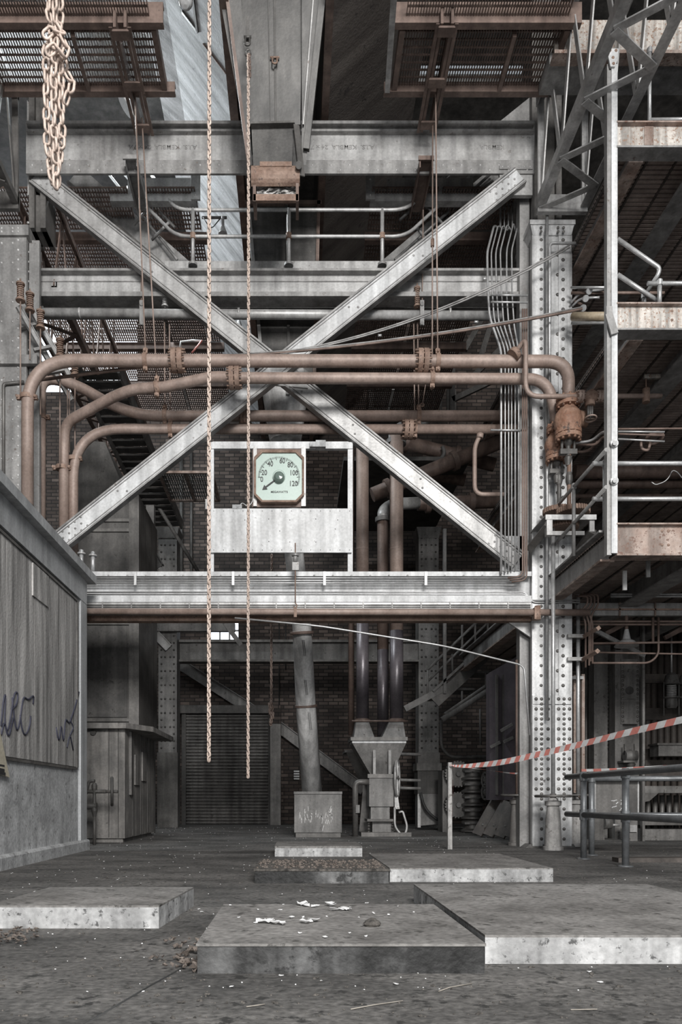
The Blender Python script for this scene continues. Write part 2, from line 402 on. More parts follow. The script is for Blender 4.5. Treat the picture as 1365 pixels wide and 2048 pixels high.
# boards between the frame
pan = MB(); n = 9; ya, yb = 3.2, 11.55
for k in range(n):
    p = ya + (yb-ya)*k/n; q = ya + (yb-ya)*(k+1)/n
    pan.box(XC-.02, XC+.012, p+.006, q-.006, 1.31, zr-.42)
bp = pan.build('board_panel', WOOD, cab)
fr = MB()
fr.box(XC-.02, XC+.05, y0, y1, zr-.36, zr)                          # top rail
fr.box(XC-.02, XC+.045, 11.68, y1-.01, .16, zr-.36)
fr.box(-3.72, XC+.04, y1-.015, y1+.03, .16, zr-.005)
fr.build('frame', TRIM, cab)
MB().box(XC-.02, XC+.03, 11.55, 11.6, 1.30, zr-.4).box(XC-.02, XC+.03, ya, yb, 1.265, 1.30).box(XC-.02, XC+.03, ya, yb, zr-.42, zr-.385).build('bead', DARKST, cab)
MB().prism([(XC, y0, 0),(XC+.08, y0, 0),(XC+.08, y0, .14),(XC+.055, y0, .17),(XC, y0, .17)], (0, y1+.05-y0, 0)).build('skirting', SHEET, cab)
MB().box(-5.8, XC+.17, y0-.2, y1+.12, zr, zr+.13).build('roof', TRIM, cab)
MB().box(XC+.012, XC+.03, 9.6, 10.2, 3.42, 3.84).build('hatch', WOOD, cab)
# spray-painted scrawl on the boards
def scr(pts):
    q = [PXP(x, y, XC+.016) for x, y in pts]
    s = []                                                          # smooth the stroke
    for a, c, d in zip(q, q[1:], q[2:]):
        for k in range(4):
            t = k/4; s.append((a+c)/2*(1-t)**2 + c*2*t*(1-t) + (c+d)/2*t*t)
    sc = MB().tube([q[0]]+s+[q[-1]], .013, 5); sc.build('graffiti_stroke', GRAF, cab)
scr([(2,1452),(6,1400),(12,1384),(8,1440),(14,1470),(22,1430),(28,1385),(36,1384),(34,1410),(24,1418)])
scr([(24,1395),(28,1440),(34,1466),(40,1440),(46,1390),(56,1402),(68,1388),(66,1408)])
scr([(40,1430),(44,1464),(52,1472),(60,1450),(61,1432)])
scr([(2,1470),(8,1440),(14,1468),(18,1474),(26,1436)])
scr([(112,1455),(118,1490),(122,1440),(127,1496),(130,1432),(138,1450),(144,1432),(150,1414),(158,1384)])
scr([(134,1495),(140,1465),(146,1500)]); scr([(140,1440),(148,1456),(140,1470)])
# notice board leaning on the cabin, mostly out of frame
sg = MB(); q = [PXP(-40,1470,XC+.03), PXP(-2,1464,XC+.03), PXP(17,1555,XC+.03), PXP(-40,1535,XC+.03)]
sg.prism(q, (.015,0,0)); s_o = tag(sg.build('warning_sign', mat('sign_plate', (.42,.38,.30), (.52,.48,.38), 8, .6), origin=q[1]), 'yellowed tilted sign plate on the cabin at the left picture edge', 'sign')
s2 = MB()
s2.bar(PXP(-30,1524,XC+.047), PXP(9,1532,XC+.047), .02, .003, (1,0,0)); 
for k, y in enumerate((1538, 1545)):
    s2.bar(PXP(-20,y-3,XC+.047), PXP(9+k*2,y+3,XC+.047), .035, .003, (1,0,0))
s2.build('lettering', INK, s_o)

# ================================================================ cabinet and dark enclosure behind the cabin
xa, xb = X(150,14.1), X(250,14.1); ct = thing('cabinet', 'weathered wooden cabinet with overhanging top behind the cabin', 'cabinet', (xb-.6, 14.1, 0))
zc = Z(1458, 14.1)
cb = MB().box(xa, xb, 14.1, 17.0, .08, zc).box(xa+.05, xb-.05, 14.15, 16.9, 0, .08); cb.build('body', CABINET, ct)
MB().prism([(xa-.3,13.95,zc),(xb+.05,13.95,zc),(xb+.42,14.7,zc),(xb+.42,17.1,zc),(xa-.3,17.1,zc)], (0,0,.1)).build('top', CABINET, ct)
bt = MB()
for px in (218, 237): bt.box(X(px,14.1)-.008, X(px,14.1)+.008, 14.085, 14.1, .1, zc)
for yy in (14.75, 15.5, 16.2): bt.box(xb, xb+.015, yy-.01, yy+.01, .1, zc)
bt.build('batten', BLACKST, ct)
MB().box(xb, xb+.05, 14.45, 14.62, .9, 2.2).build('handle_bar', DARKST, ct)
MB().box(xb, xb+.03, 14.9, 15.3, 1.1, 1.7).build('door_panel', CABINET, ct); MB().box(xb, xb+.03, 15.6, 16.0, 1.2, 1.8).build('door_panel', CABINET, ct)
MB().cyl((X(187,14.1),14.1,Z(1465,14.1)),(X(187,14.1),14.07,Z(1465,14.1)),.055).build('knob_hole', BLACKST, ct)

en = thing('sheet_enclosure', 'tall dark sheet metal enclosure above the wooden cabinet', 'enclosure', (X(200,15.0), 15.0, zc+.1))
ye = 15.0
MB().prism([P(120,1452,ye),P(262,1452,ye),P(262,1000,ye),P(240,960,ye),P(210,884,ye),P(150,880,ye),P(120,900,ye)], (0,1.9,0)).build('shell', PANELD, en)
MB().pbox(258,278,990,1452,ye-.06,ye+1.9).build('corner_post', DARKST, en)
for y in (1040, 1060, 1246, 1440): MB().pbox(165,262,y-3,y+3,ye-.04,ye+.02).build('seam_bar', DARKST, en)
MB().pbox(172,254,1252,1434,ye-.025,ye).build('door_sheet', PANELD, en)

# stop valve between cabin and cabinet
vy = 13.4; vv = thing('stop_valve', 'small floor valve with upright handwheel between cabin and cabinet', 'valve', P(189,1600,vy)-V((0,0,Z(1600,vy))))
MB().cyl(P(189,1632,vy), (X(189,vy),vy,0), .03).build('stand_pipe', BLACKST, vv)
b = MB().cyl(P(160,1583,vy), P(212,1583,vy), .035).cyl(P(160,1612,vy),P(194,1612,vy),.06)
b.lathe(P(189,1566,vy),(0,0,-1),[(0,.03),(.04,.05),(.1,.05),(.2,.03),(.34,.03),(.4,.055),(.5,.055),(.6,.03)])
b.tube(fillet([P(172,1588,vy),P(178,1562,vy),P(190,1562,vy)],.1),.03,8); b.build('valve_body', BLACKST, vv)
wh = MB().torus(P(224,1583,vy),(1,.25,0),W(27,vy),.028); 
for k in range(5):
    a = 2*math.pi*k/5; r = W(27,vy); wh.cyl(P(224,1583,vy), P(224,1583,vy)+V((-.25*math.cos(a)*r,math.cos(a)*r,math.sin(a)*r)), .02, seg=6)
wh.cyl(P(210,1583,vy),P(236,1583,vy),.03); wh.build('handwheel', BLACKST, vv)
# ================================================================ MAIN FRAME at Y = 12.6
YF = 12.6
def rivets(mb, pts, Y, r=.022):
    for x, y in pts: mb.dome(P(x, y, Y), (0,-1,0), r)
# ---- right column
cr = thing('riveted_column', 'bright riveted steel column right of the cross bracing', 'column', (X(1105,YF), YF, 0))
zt = Z(470, YF)
MB().box(X(1065,YF), X(1145,YF), YF, YF+.08, 0, zt).build('front_plate', COLUMN, cr)
b = MB().box(X(1069,YF), X(1141,YF), YF+.08, YF+.62, 0, zt).box(X(1066,YF), X(1145,YF), YF+.62, YF+.7, 0, zt); b.build('shaft', STEEL, cr)
b = MB().box(X(1049,YF), X(1069,YF), YF+.25, YF+.45, 0, Z(330,YF)); b.build('side_flange', MIDST, cr)  # darker than the front plate: shade on this side put into the colour
b = MB().pbox(1065,1094,470,1695,YF-.025,YF).pbox(1118,1145,470,1695,YF-.018,YF); b.build('edge_strip', COLUMN, cr)
rv = MB()
y = 480
while y < 1385: rivets(rv, [(1083,y),(1127,y)], YF-.02, .032); y += 19.8
y = 510
while y < 1385: rivets(rv, [(1095,y),(1116,y)], YF-.0, .032); y += 39.6
y = 1398
while y < 1680:
    rivets(rv, [(1084,y),(1129,y)], YF-.045, .03); y += 10 if y < 1590 else 20
y = 1398
while y < 1590:
    rivets(rv, [(1073,y),(1097,y),(1118,y),(1140,y)], YF-.045, .032); y += 20
RVC = rv
b = MB().pbox(1066,1144,1391,1408,YF-.045,YF).pbox(1066,1144,1410,1590,YF-.045,YF).pbox(1066,1086,1592,1695,YF-.045,YF).pbox(1122,1144,1592,1695,YF-.045,YF); b.build('splice_plate', COLUMN, cr); RVC.into('front_plate', DARKST, cr)
b = MB(); b.hexa([P(1062,450,YF-.1),P(1149,450,YF-.1),P(1149,450,YF-.1)+V((0,.8,0)),P(1062,450,YF-.1)+V((0,.8,0))][::-1], [P(1066,470,YF-.03),P(1144,470,YF-.03),P(1144,470,YF-.03)+V((0,.7,0)),P(1066,470,YF-.03)+V((0,.7,0))][::-1])
b.box(X(1060,YF-.1),X(1151,YF-.1),YF-.12,YF+.75,Z(450,YF-.1),Z(441,YF-.1)); b.build('cap', COLUMN, cr)
rv = MB(); rivets(rv, [(x,yy) for x in (1083,1095,1117,1128) for yy in (455,463)], YF-.09, .024); rv.into('cap', DARKST, cr)
MB().hexa([(X(1050,YF),YF-.06,0),(X(1150,YF),YF-.06,0),(X(1150,YF),YF+.8,0),(X(1050,YF),YF+.8,0)],[(X(1060,YF),YF-.03,.06),(X(1147,YF),YF-.03,.06),(X(1147,YF),YF+.75,.06),(X(1060,YF),YF+.75,.06)]).build('base_plate', DARKST, cr)
# ---- left column
cl = thing('riveted_column', 'grey riveted steel column at the left picture edge behind the cabin', 'column', (X(10,YF), YF, 0))
MB().box(X(-70,YF), X(53,YF), YF, YF+.08, 0, zt).build('front_plate', MIDST, cl)
MB().box(X(-66,YF), X(50,YF), YF+.08, YF+.6, 0, zt).build('shaft', DARKST, cl)
MB().box(X(53,YF), X(74,YF), YF+.12, YF+.2, 0, zt).build('side_flange', MIDST, cl)
rv = MB(); y = 480
while y < 1010: rivets(rv, [(36,y)], YF, .024); y += 19.6
y = 486
while y < 1010: rivets(rv, [(3,y),(25,y)], YF, .024); y += 39.2
y = 445
while y < 720: rivets(rv, [(56,y)], YF+.12, .022); y += 19.6
rv.into('front_plate', STEEL, cl)
b = MB().pbox(-70,57,449,470,YF-.05,YF+.6); b.build('cap', MIDST, cl)
rv = MB(); rivets(rv, [(x,yy) for x in (3,25,36) for yy in (456,463)], YF-.05, .022); rv.into('cap', STEEL, cl)
MB().pbox(-70,74,709,727,YF-.08,YF).build('splice_plate', MIDST, cl)
b = MB().tube(fillet([P(7,1000,YF-.03),P(7,768,YF-.03),P(48,764,YF-.03)],.05),.03,6); b.build('stiffener', DARKST, cl)
# ---- upper columns above the caps
def upcol(px0, px1, lab):
    t = thing('stub_column', lab, 'column', P((px0+px1)/2, 441, YF+.3))
    MB().box(X(px0,YF), X(px1,YF), YF+.25, YF+.6, Z(441,YF), 15.5).build('shaft', DARKST, t)
    MB().box(X(px0-1,YF), X(px0+10,YF), YF+.16, YF+.7, Z(441,YF), 15.49).box(X(px1-10,YF), X(px1+1,YF), YF+.16, YF+.7, Z(441,YF), 15.49).build('flange', DARKST, t)
    return t
upcol(1072, 1130, 'dark upper column standing on the right riveted column')
upcol(52, 84, 'dark upper column rising past the left end of the top beam')
# ---- top beam
tb = thing('steel_beam', 'deep riveted steel beam across the top of the frame', 'beam', P(560,347,YF))
MB().pbox(52,1070,247,340,YF+.10,YF+.13).build('web', STEEL, tb)
MB().pbox(52,1070,258,262,YF+.02,YF+.2).pbox(52,1070,247,259,YF+.06,YF+.2).pbox(52,1070,241,247,YF-.04,YF+.35).build('top_flange', MIDST, tb)
b = MB().pbox(52,1070,320,347,YF+.02,YF+.06); b.build('bottom_flange', MIDST, tb)
rv = MB(); x = 64
while x < 1065:
    rivets(rv, [(x,253)], YF+.06, .02); rivets(rv, [(x,330)], YF+.02, .02); rivets(rv, [(x+19,340)], YF+.02, .02); x += 37.4
rv.into('bottom_flange', STEEL, tb)
b = MB()
for s, px in (('A.I.S.  KEMBLA  24 x 7½', 680), ('A.I.S.  KEMBLA  24 x 7½', 325), ('KEMBLA', 985)):
    b = MB(); put_text(b, s, .10, P(px, 294, YF+.10), .012, roll=math.pi, xs=1.15); b.build('rolled_lettering', MIDST, tb)
MB().pbox(1000,1066,328,390,YF+.05,YF+.12).build('gusset_plate', STEEL, tb); MB().pbox(55,100,330,390,YF+.25,YF+.29).build('gusset_plate', STEEL, tb)
b = MB().pbox(1000,1066,326,338,YF,YF+.1); b.build('gusset_angle', MIDST, tb)
rv = MB(); rivets(rv, [(x,333) for x in range(1006,1064,11)], YF, .018); rv.into('gusset_angle', STEEL, tb)
MB().prism([P(1000,243,YF+.3),P(1066,190,YF+.3),P(1066,243,YF+.3)],(0,.05,0)).build('knee_plate', MIDST, tb); MB().prism([P(88,243,YF+.3),P(54,200,YF+.3),P(54,243,YF+.3)],(0,.05,0)).build('knee_plate', MIDST, tb)
# ---- cross bracing (an X of two braces)
def brace(lab, a, c, Y, m, riv):
    t = thing('cross_brace', lab, 'brace', P(*c, Y))
    p, q = P(*a, Y), P(*c, Y)
    MB().bar(p, q, W(35,Y), .05).build('web', m, t)
    fl = MB(); d = (q-p).normalized(); sd = d.cross(V((0,-1,0)))
    for s in (-1, 1):
        o = sd*s*W(18,Y); fl.bar(p+o+V((0,.02,0)), q+o+V((0,.02,0)), .028, .15)
        o2 = sd*s*W(12.5,Y)
        fl.bar(p+o2+V((0,-.03,0)), q+o2+V((0,-.03,0)), .012, .02)
    fl.build('flange', MIDST, t)
    rv = MB()
    L_ = (q-p).length
    for f in riv:
        for s in (-1, 1): rv.dome(p + d*L_*f + sd*s*.05 + d*s*.06 + V((0,-.025,0)), (0,-1,0), .02)
    for k in range(4):
        for s in (-1, 0, 1): 
            rv.dome(p + d*(.12+.13*k+.06*(s != 0)) + sd*s*.09 + V((0,-.025,0)), (0,-1,0), .02)
            rv.dome(q - d*(.12+.13*k+.06*(s != 0)) + sd*s*.09 + V((0,-.025,0)), (0,-1,0), .02)
    rv.into('web', MIDST, t)
    return t
B1 = brace('pale diagonal brace rising from the cabin roof to the upper right corner', (1040,352), (116,1086), YF, BRIGHT, (.22,.36,.52,.68,.86))
B2 = brace('diagonal brace falling from the upper left corner to the lower right', (72,352), (1036,1122), YF+.165, STEEL, (.24,.44,.55,.66,.80))
b = MB().prism([P(522,768,YF+.11),P(545,706,YF+.11),P(600,706,YF+.11),P(616,776,YF+.11)],(0,.03,0)); b.build('gusset_plate', STEEL, B1)
MB().pbox(1003,1050,1072,1142,YF+.25,YF+.29).build('gusset_plate', BRIGHT, B2)
# second, farther pair of braces behind the top corners
Y2 = 13.9
for a, c, lab in (((150,352),(372,545),'dull flat brace behind the upper left corner'), ((1000,350),(770,545),'dull flat brace behind the upper right corner')):
    t = thing('flat_brace', lab, 'brace', P(*c, Y2)); MB().bar(P(*a,Y2), P(*c,Y2), W(40,Y2), .06).build('plate', MIDST, t)
    MB().bar(P(a[0]-14,a[1]+14,Y2-.05), P(c[0]-14,c[1]+14,Y2-.05), .05, .08).build('angle_rib', DARKST, t)
# ---- middle beam with walkway
mb = thing('steel_beam', 'pale horizontal steel beam crossing behind the bracing', 'beam', P(560,600,YF+.3))
ym = YF+.3
MB().pbox(76,1052,541,584,ym+.1,ym+.18).build('web', STEEL, mb)
MB().pbox(76,1052,536,541,ym-.02,ym+.3).pbox(76,1052,583,592,ym+.0,ym+.3).build('flange', MIDST, mb)
MB().pbox(76,1052,561,563,ym+.085,ym+.1).build('seam', MIDST, mb)
lb2 = thing('steel_beam', 'shaded steel beam just below and behind the middle beam', 'beam', P(560,618,YF+.8))
MB().pbox(76,1052,590,617,YF+.8,YF+.9).pbox(76,1052,612,618,YF+.7,YF+1.0).build('web', MIDST, lb2)
wk = thing('walkway_toe_plate', 'pale toe plate of the walkway on top of the middle beam', 'toe plate', P(560,535,13.3))
MB().pbox(330,840,522,536,13.3,13.36).build('plate', STEEL, wk)
MB().pbox(330,840,534,537,13.365,14.2).build('walkway_floor', DARKST, wk)
# insulated pipe below
ip = thing('lagged_pipe', 'silver lagged pipe running under the middle beam', 'pipe', P(560,626,12.95))
MB().cyl(P(74,626,12.95), P(1003,632,12.95), W(9,12.95), seg=16).build('lagging', STEEL, ip)
b = MB()
for px in (478, 160, 900): b.cyl(P(px-2,626.4,12.95), P(px+2,626.4,12.95), W(9.8,12.95), seg=16)
b.build('band', STEEL, ip)
for px in (283, 845):
    MB().pbox(px-4,px+4,600,650,12.83,12.85).cyl(P(px,607,12.84),P(px,607,12.80),.03).cyl(P(px,646,12.84),P(px,646,12.80),.025).build('pipe_clamp', MIDST, ip)
# ---- lower beam
lb = thing('steel_beam', 'bright riveted beam above the ground bay carrying conduits and tray', 'beam', P(600,1240,YF))
MB().pbox(120,1064,1143,1232,YF+.14,YF+.17).build('web', BRIGHT, lb)
MB().pbox(120,1064,1143,1152,YF-.04,YF+.4).build('top_flange', BRIGHT, lb)
MB().pbox(120,1064,1191,1204,YF-.06,YF+.16).build('middle_rib', BRIGHT, lb)
MB().pbox(120,1064,1231,1242,YF-.02,YF+.14).build('bottom_flange', RUST, lb)
rv = MB(); x = 180
while x < 1060: rivets(rv, [(x,1151)], YF-.05, .016); x += 37.4
rv.into('top_flange', STEEL, lb)
MB().prism([P(1000,1233,YF+.1),P(1066,1233,YF+.1),P(1066,1277,YF+.1)],(0,.05,0)).build('knee_plate', STEEL, lb)
tr = thing('cable_tray', 'flat grey cable tray strapped along the lower beam', 'cable tray', P(600,1228,YF-.12))
MB().pbox(120,1064,1205,1229,YF-.12,YF-.08).build('tray', STEEL, tr)
b = MB()
for px in list(range(205,1060,58)): b.pbox(px-1.2,px+1.2,1203,1230,YF-.14,YF-.12)
for yy in (1210,1214,1218,1222): b.cyl(P(122,yy,YF-.13),P(1062,yy,YF-.13),.012,seg=6)
b.build('cable_strap', MIDST, tr)
for k, yy in enumerate((1156,1161,1166)):
    t = thing('conduit', '%s thin steel conduit along the upper edge of the lower beam' % ('uppermost','middle','lowest')[k], 'conduit', P(600,yy,YF-.02), 'conduits along the lower beam')
    MB().cyl(P(120,yy,YF-.02), P(1040,yy,YF-.02), W(1.7,YF), seg=8).build('run', WIREM, t)
for k, yy in enumerate((1184.5,1189)):
    t = thing('conduit', '%s of the two conduits below mid height on the lower beam' % ('upper','lower')[k], 'conduit', P(600,yy,YF-.02), 'conduits along the lower beam')
    MB().tube(fillet([P(120,yy,YF-.02), P(1052+k*3,yy,YF-.02), P(1062+k*3,yy+16,YF-.05), P(1160,yy+16,YF-.05)],.1), W(1.6,YF), 8).build('run', WIREM, t)
for px in (270,466,649,852):
    cl_ = MB().pbox(px-2,px+3,1143,1170,YF-.07,YF-.05); tag(cl_.build('conduit_clip', WIREM, origin=P(px,1170,YF-.05)), 'small conduit clip on the lower beam, %s along it' % {270:'nearest the cabin',466:'below the long chains',649:'under the dial panel',852:'right of the rusty downpipes'}[px], 'clip', 'conduit clips')
bp_ = thing('brown_pipe', 'brown pipe running in front of the lower beam up to the right column', 'pipe', P(600,1222,YF-.26))
MB().tube([P(100,1223,YF-.26),P(1180,1225,YF-.26)], W(6.5,YF), 12).build('run', PIPE, bp_)
MB().pbox(1070,1082,1214,1238,YF-.34,YF-.22).cyl(P(1076,1212,YF-.3),P(1076,1240,YF-.3),.05).build('clamp', RUST, bp_)
# hook rod in front of the lower beam
t = thing('hanger_rod', 'threaded hanger rod with hook at the middle of the lower beam', 'rod', P(591,1225,YF-.3))
MB().cyl(P(591,1086,YF-.3),P(591,1205,YF-.3),.010,seg=6).tube(fillet([P(591,1205,YF-.3),P(595,1212,YF-.3),P(591,1217,YF-.3),P(588,1212,YF-.3)],.03),.01,6).build('rod', RUST, t)
MB().cyl(P(591,1108,YF-.3),P(591,1124,YF-.3),.035).lathe(P(591,1106,YF-.3),(0,0,-1),[(0,.03),(.03,.06),(.05,.06)]).pbox(585,598,1124,1140,YF-.33,YF-.27).build('spring_cap', MIDST, t)
MB().pbox(588,594,1215,1234,YF-.32,YF-.3).build('pipe_strap', RUST, t)
# ---- megawatt dial in its stand
ds = thing('dial_stand', 'pale steel stand with blank sheet panel carrying the dial', 'stand', P(560,1143,YF+.16))
yd = YF+.18
for px0, px1 in ((418,428),(696,706)): MB().pbox(px0,px1,884,1143,yd,yd+.07).build('post', BRIGHT, ds)
MB().prism([P(418,890,yd-.02),P(426,883,yd-.02),P(697,883,yd-.02),P(706,893,yd-.02),P(706,897,yd-.02),P(418,897,yd-.02)],(0,.08,0)).build('top_bar', BRIGHT, ds)
MB().pbox(421,704,1017,1105,yd-.05,yd-.02).build('panel', BRIGHT, ds)
rv = MB()
for k in range(15): rivets(rv, [(428+k*19.4,1022),(428+k*19.4,1100)], yd-.05, .008)
for x_, y_ in ((490,1040),(538,1038),(580,1040),(632,1038),(676,1040),(538,1083),(580,1084),(632,1084),(560,1062),(671,1058)): rivets(rv, [(x_,y_)], yd-.05, .009)
rv.into('panel', DARKST, ds)
MB().pbox(411,419,998,1018,yd-.04,yd).build('tag_plate', STEEL, ds)
MB().pbox(632,652,880,893,yd-.09,yd-.02).pbox(620,632,883,893,yd-.08,yd-.02).build('junction_box', SHEET, ds)
MB().tube(fillet([P(478,1016,yd-.05),P(484,1004,yd-.05),P(496,1014,yd-.05),P(506,1004,yd-.05),P(507,960,yd-.05)],.08),.008,6).build('cable', WIREM, ds)
MB().pbox(465,484,1009,1017,yd-.06,yd-.01).build('switch', SHEET, ds)
dl = thing('megawatt_dial', 'octagonal megawatt dial with pale green face and dark pointer', 'dial', P(558,1012,yd-.1))
cx, cy = 558.5, 954
def octo(h, v, c): return [P(cx-h+c,cy+v,yd-.1),P(cx+h-c,cy+v,yd-.1),P(cx+h,cy+v-c,yd-.1),P(cx+h,cy-v+c,yd-.1),P(cx+h-c,cy-v,yd-.1),P(cx-h+c,cy-v,yd-.1),P(cx-h,cy-v+c,yd-.1),P(cx-h,cy+v-c,yd-.1)]
outer, inner = octo(50,52,15), octo(46,47.5,13)
fr = MB()
for k in range(8):
    k2 = (k+1) % 8
    A = [outer[k]+V((0,-.05,0)), outer[k2]+V((0,-.05,0)), inner[k2]+V((0,-.03,0)), inner[k]+V((0,-.03,0))]
    fr.hexa(A, [p+V((0,.12,0)) for p in (outer[k],outer[k2],inner[k2],inner[k])])
fr.build('bezel', RUST, dl)
MB().pbox(505,612,898,1014,yd-.015,yd+.02).build('back_plate', BROWN, dl)
MB().pbox(507,514,893,1012,yd-.06,yd-.02).build('bracket', STEEL, dl); MB().pbox(603,612,893,1012,yd-.06,yd-.02).build('bracket', STEEL, dl)
MB().prism(octo(46.5,48,13), (0,.02,0)).build('face', DIALW, dl)
tk = MB(); yf = yd-.104
a0, a1 = 180, -15
def dpt(a, r): return V((X(cx,yf)+W(r,yf)*math.cos(math.radians(a)), yf, Z(954,yf)+W(r,yf)*math.sin(math.radians(a))))
for k in range(0, 66):
    a = 181 - k*3.3
    major = k % 5 == 0
    if k > 62: continue
    rr = 41 if 20 < k < 45 else 42
    tk.bar(dpt(a, rr - (6.5 if major else 3.5)), dpt(a, rr), .010 if major else .006, .003)
tk.build('scale_marks', INK, dl)
for s, x_, y_ in (('0',524,959),('20',529,945.5),('40',541,928),('60',565,922),('80',581,930),('100',588,946),('120',587,967.5)):
    nm = MB(); put_text(nm, s, .125, P(x_,y_,yf), .003, xs=.78); nm.build('numeral', INK, dl)
wd = MB(); put_text(wd, 'MEGAWATTS', .050, P(559,984,yf), .003, xs=.95); wd.build('unit_lettering', INK, dl)
nd = MB(); c0 = dpt(0,0); tip = P(525,979,yf-.012); d = (tip-P(cx,954,yf-.012)).normalized(); sd = d.cross(V((0,1,0)))
hub = P(cx,954,yf-.012)
nd.bar(hub+d*.06, tip-d*.06, .022, .006); nd.prism([tip, tip-d*.075+sd*.045, tip-d*.075-sd*.045], (0,.006,0)); nd.build('pointer', INK, dl)
hr = MB().lathe(P(cx,954,yf),(0,-1,0),[(0,W(12.5,yf)),(.04,W(12.5,yf)),(.05,W(11,yf))]).build('hub_ring', DIALW, dl)
MB().lathe(P(cx,954,yf-.045),(0,-1,0),[(0,W(11,yf)),(.02,W(10.5,yf)),(.05,W(7,yf)),(.06,0)]).build('hub_glass', LENS, hr)
# ================================================================ THE FOUR BROWN PIPES
def flange(mb, c, axis, R, th, nb=12, br=.016):
    c = V(c); axis = V(axis).normalized()
    for s in (-1, 1):
        mb.lathe(c + axis*s*th*.55, axis, [(-th*.5, R*.9), (-th*.45, R), (th*.45, R), (th*.5, R*.9)], 20)
    u = axis.orthogonal().normalized(); w_ = axis.cross(u)
    for k in range(nb):
        a = 2*math.pi*k/nb; o = (u*math.cos(a)+w_*math.sin(a))*R*.86
        mb.cyl(c+o-axis*th*1.5, c+o+axis*th*1.5, br, seg=6)
def clamp(t, c, r, w_, axis=(1,0,0), up=(0,0,1), name='pipe_clamp'):
    c = V(c); axis = V(axis).normalized(); up = V(up); b = MB()
    b.lathe(c, axis, [(-w_/2, r*1.12), (w_/2, r*1.12)], 18)
    for s in (-1, 1): b.bar(c+up*s*r*1.05, c+up*s*(r*1.05+.06), w_, .05, (0,-1,0))
    o = b.build(name, RUST, t)
    for s in (-1, 1): MB().cyl(c+up*s*(r*1.05+.04)+V((0,.06,0)), c+up*s*(r*1.05+.04)-V((0,.07,0)), .022, seg=8).build('clamp_bolt', RUST, o)
    return o
Y1 = 12.05
p1 = thing('steam_pipe', 'topmost brown pipe, longest, bending down at both ends in front of the frame', 'pipe', P(55,1020,Y1), 'brown pipes across the frame')
MB().tube(fillet([P(55,1010,Y1),P(55,721,Y1),P(1138,723,Y1),P(1138,808,Y1-.1)],.78,12), W(12,Y1), 18).build('run', PIPE, p1)
b = MB(); flange(b, P(355,721,Y1), (1,0,0), W(23,Y1), .085); b.build('flange', RUST, p1)
b = MB(); flange(b, P(846,722,Y1), (1,0,0), W(23,Y1), .085); b.build('flange', RUST, p1)
clamp(p1, P(291,721,Y1), W(12.5,Y1), .07); clamp(p1, P(876,722,Y1), W(12.5,Y1), .07)
clamp(p1, P(54,795,Y1), W(12.5,Y1), .07, (0,0,1), (1,0,0))
p2 = thing('steam_pipe', 'second brown pipe, sweeping down leftwards past the chains to the cabin roof', 'pipe', P(128,1020,12.9), 'brown pipes across the frame')
q = [P(128,1110,13.0),P(128,880,12.95),P(152,826,12.8),P(210,800,12.6),P(300,775,12.2),P(420,756,12.05),P(470,755,12.03)]
q2 = [P(128,1110,13.0),P(128,900,12.97)] + fillet([P(128,900,12.97),P(130,846,12.85),P(225,795,12.5)],3,8)[1:] + fillet([P(225,795,12.5),P(262,779,12.3),P(330,774,12.2)],3,4)[1:] + fillet([P(330,774,12.2),P(430,753,12.05),P(470,756,12.03)],3,6)[1:]
q2 += fillet([P(470,756,12.03),P(1098,758,12.12),P(1114,850,12.25)],.62,10)[1:]
MB().tube(q2, W(10.5,12.2), 18).build('run', PIPE, p2)
b = MB(); flange(b, P(469,756,12.03), (1,0,.02), W(21.5,12), .08); b.build('flange', RUST, p2)
clamp(p2, P(314,775,12.2), W(11,12.2), .07, (1,0,.2)); clamp(p2, P(865,757,12.08), W(11,12.1), .07); clamp(p2, P(124,936,12.97), W(11,12.9), .07, (0,0,1), (1,0,0))
Y3 = 13.05
p3 = thing('steam_pipe', 'third brown pipe, dipping from upper left to run behind the diagonal brace', 'pipe', P(81,1040,Y3), 'brown pipes across the frame')
q3 = fillet([P(81,1050,Y3),P(81,752,Y3),P(150,768,Y3),P(262,832,Y3),P(400,832,Y3),P(1042,832,Y3)],.75,9)
MB().tube(q3, W(10.5,Y3), 18).build('run', PIPE, p3)
clamp(p3, P(330,832,Y3), W(10.8,Y3), .07); clamp(p3, P(838,832,Y3), W(10.8,Y3), .07); clamp(p3, P(81,835,Y3), W(10.8,Y3), .07, (0,0,1), (1,0,0))
b = MB(); flange(b, P(487,833,Y3), (1,0,0), W(14,Y3), .05, 8); b.build('flange', RUST, p3)
p4 = thing('steam_pipe', 'lowest brown pipe, just above the dial stand', 'pipe', P(147,1120,Y3-.04), 'brown pipes across the frame')
MB().tube(fillet([P(147,1130,Y3),P(147,858,Y3),P(1042,859,Y3)],.85,10), W(9.5,Y3), 18).build('run', PIPE, p4)
clamp(p4, P(341,858,Y3), W(9.8,Y3), .07); clamp(p4, P(831,859,Y3), W(9.8,Y3), .06); clamp(p4, P(147,918,Y3), W(9.8,Y3), .07, (0,0,1), (1,0,0))
b = MB(); flange(b, P(817,859,Y3), (1,0,0), W(19,Y3), .075); b.build('flange', RUST, p4)
# drip leg hanging off the lowest pipe at the right
t = thing('drip_pipe', 'small bent brown drip pipe below the lowest pipe, left of the conduits', 'pipe', P(950,990,Y3))
MB().tube(fillet([P(961,870,Y3),P(950,893,Y3),P(950,989,Y3),P(1010,989,Y3)],.16), W(4.5,Y3), 10).cyl(P(961,868,Y3),P(960,877,Y3),.06).build('run', PIPE, t)

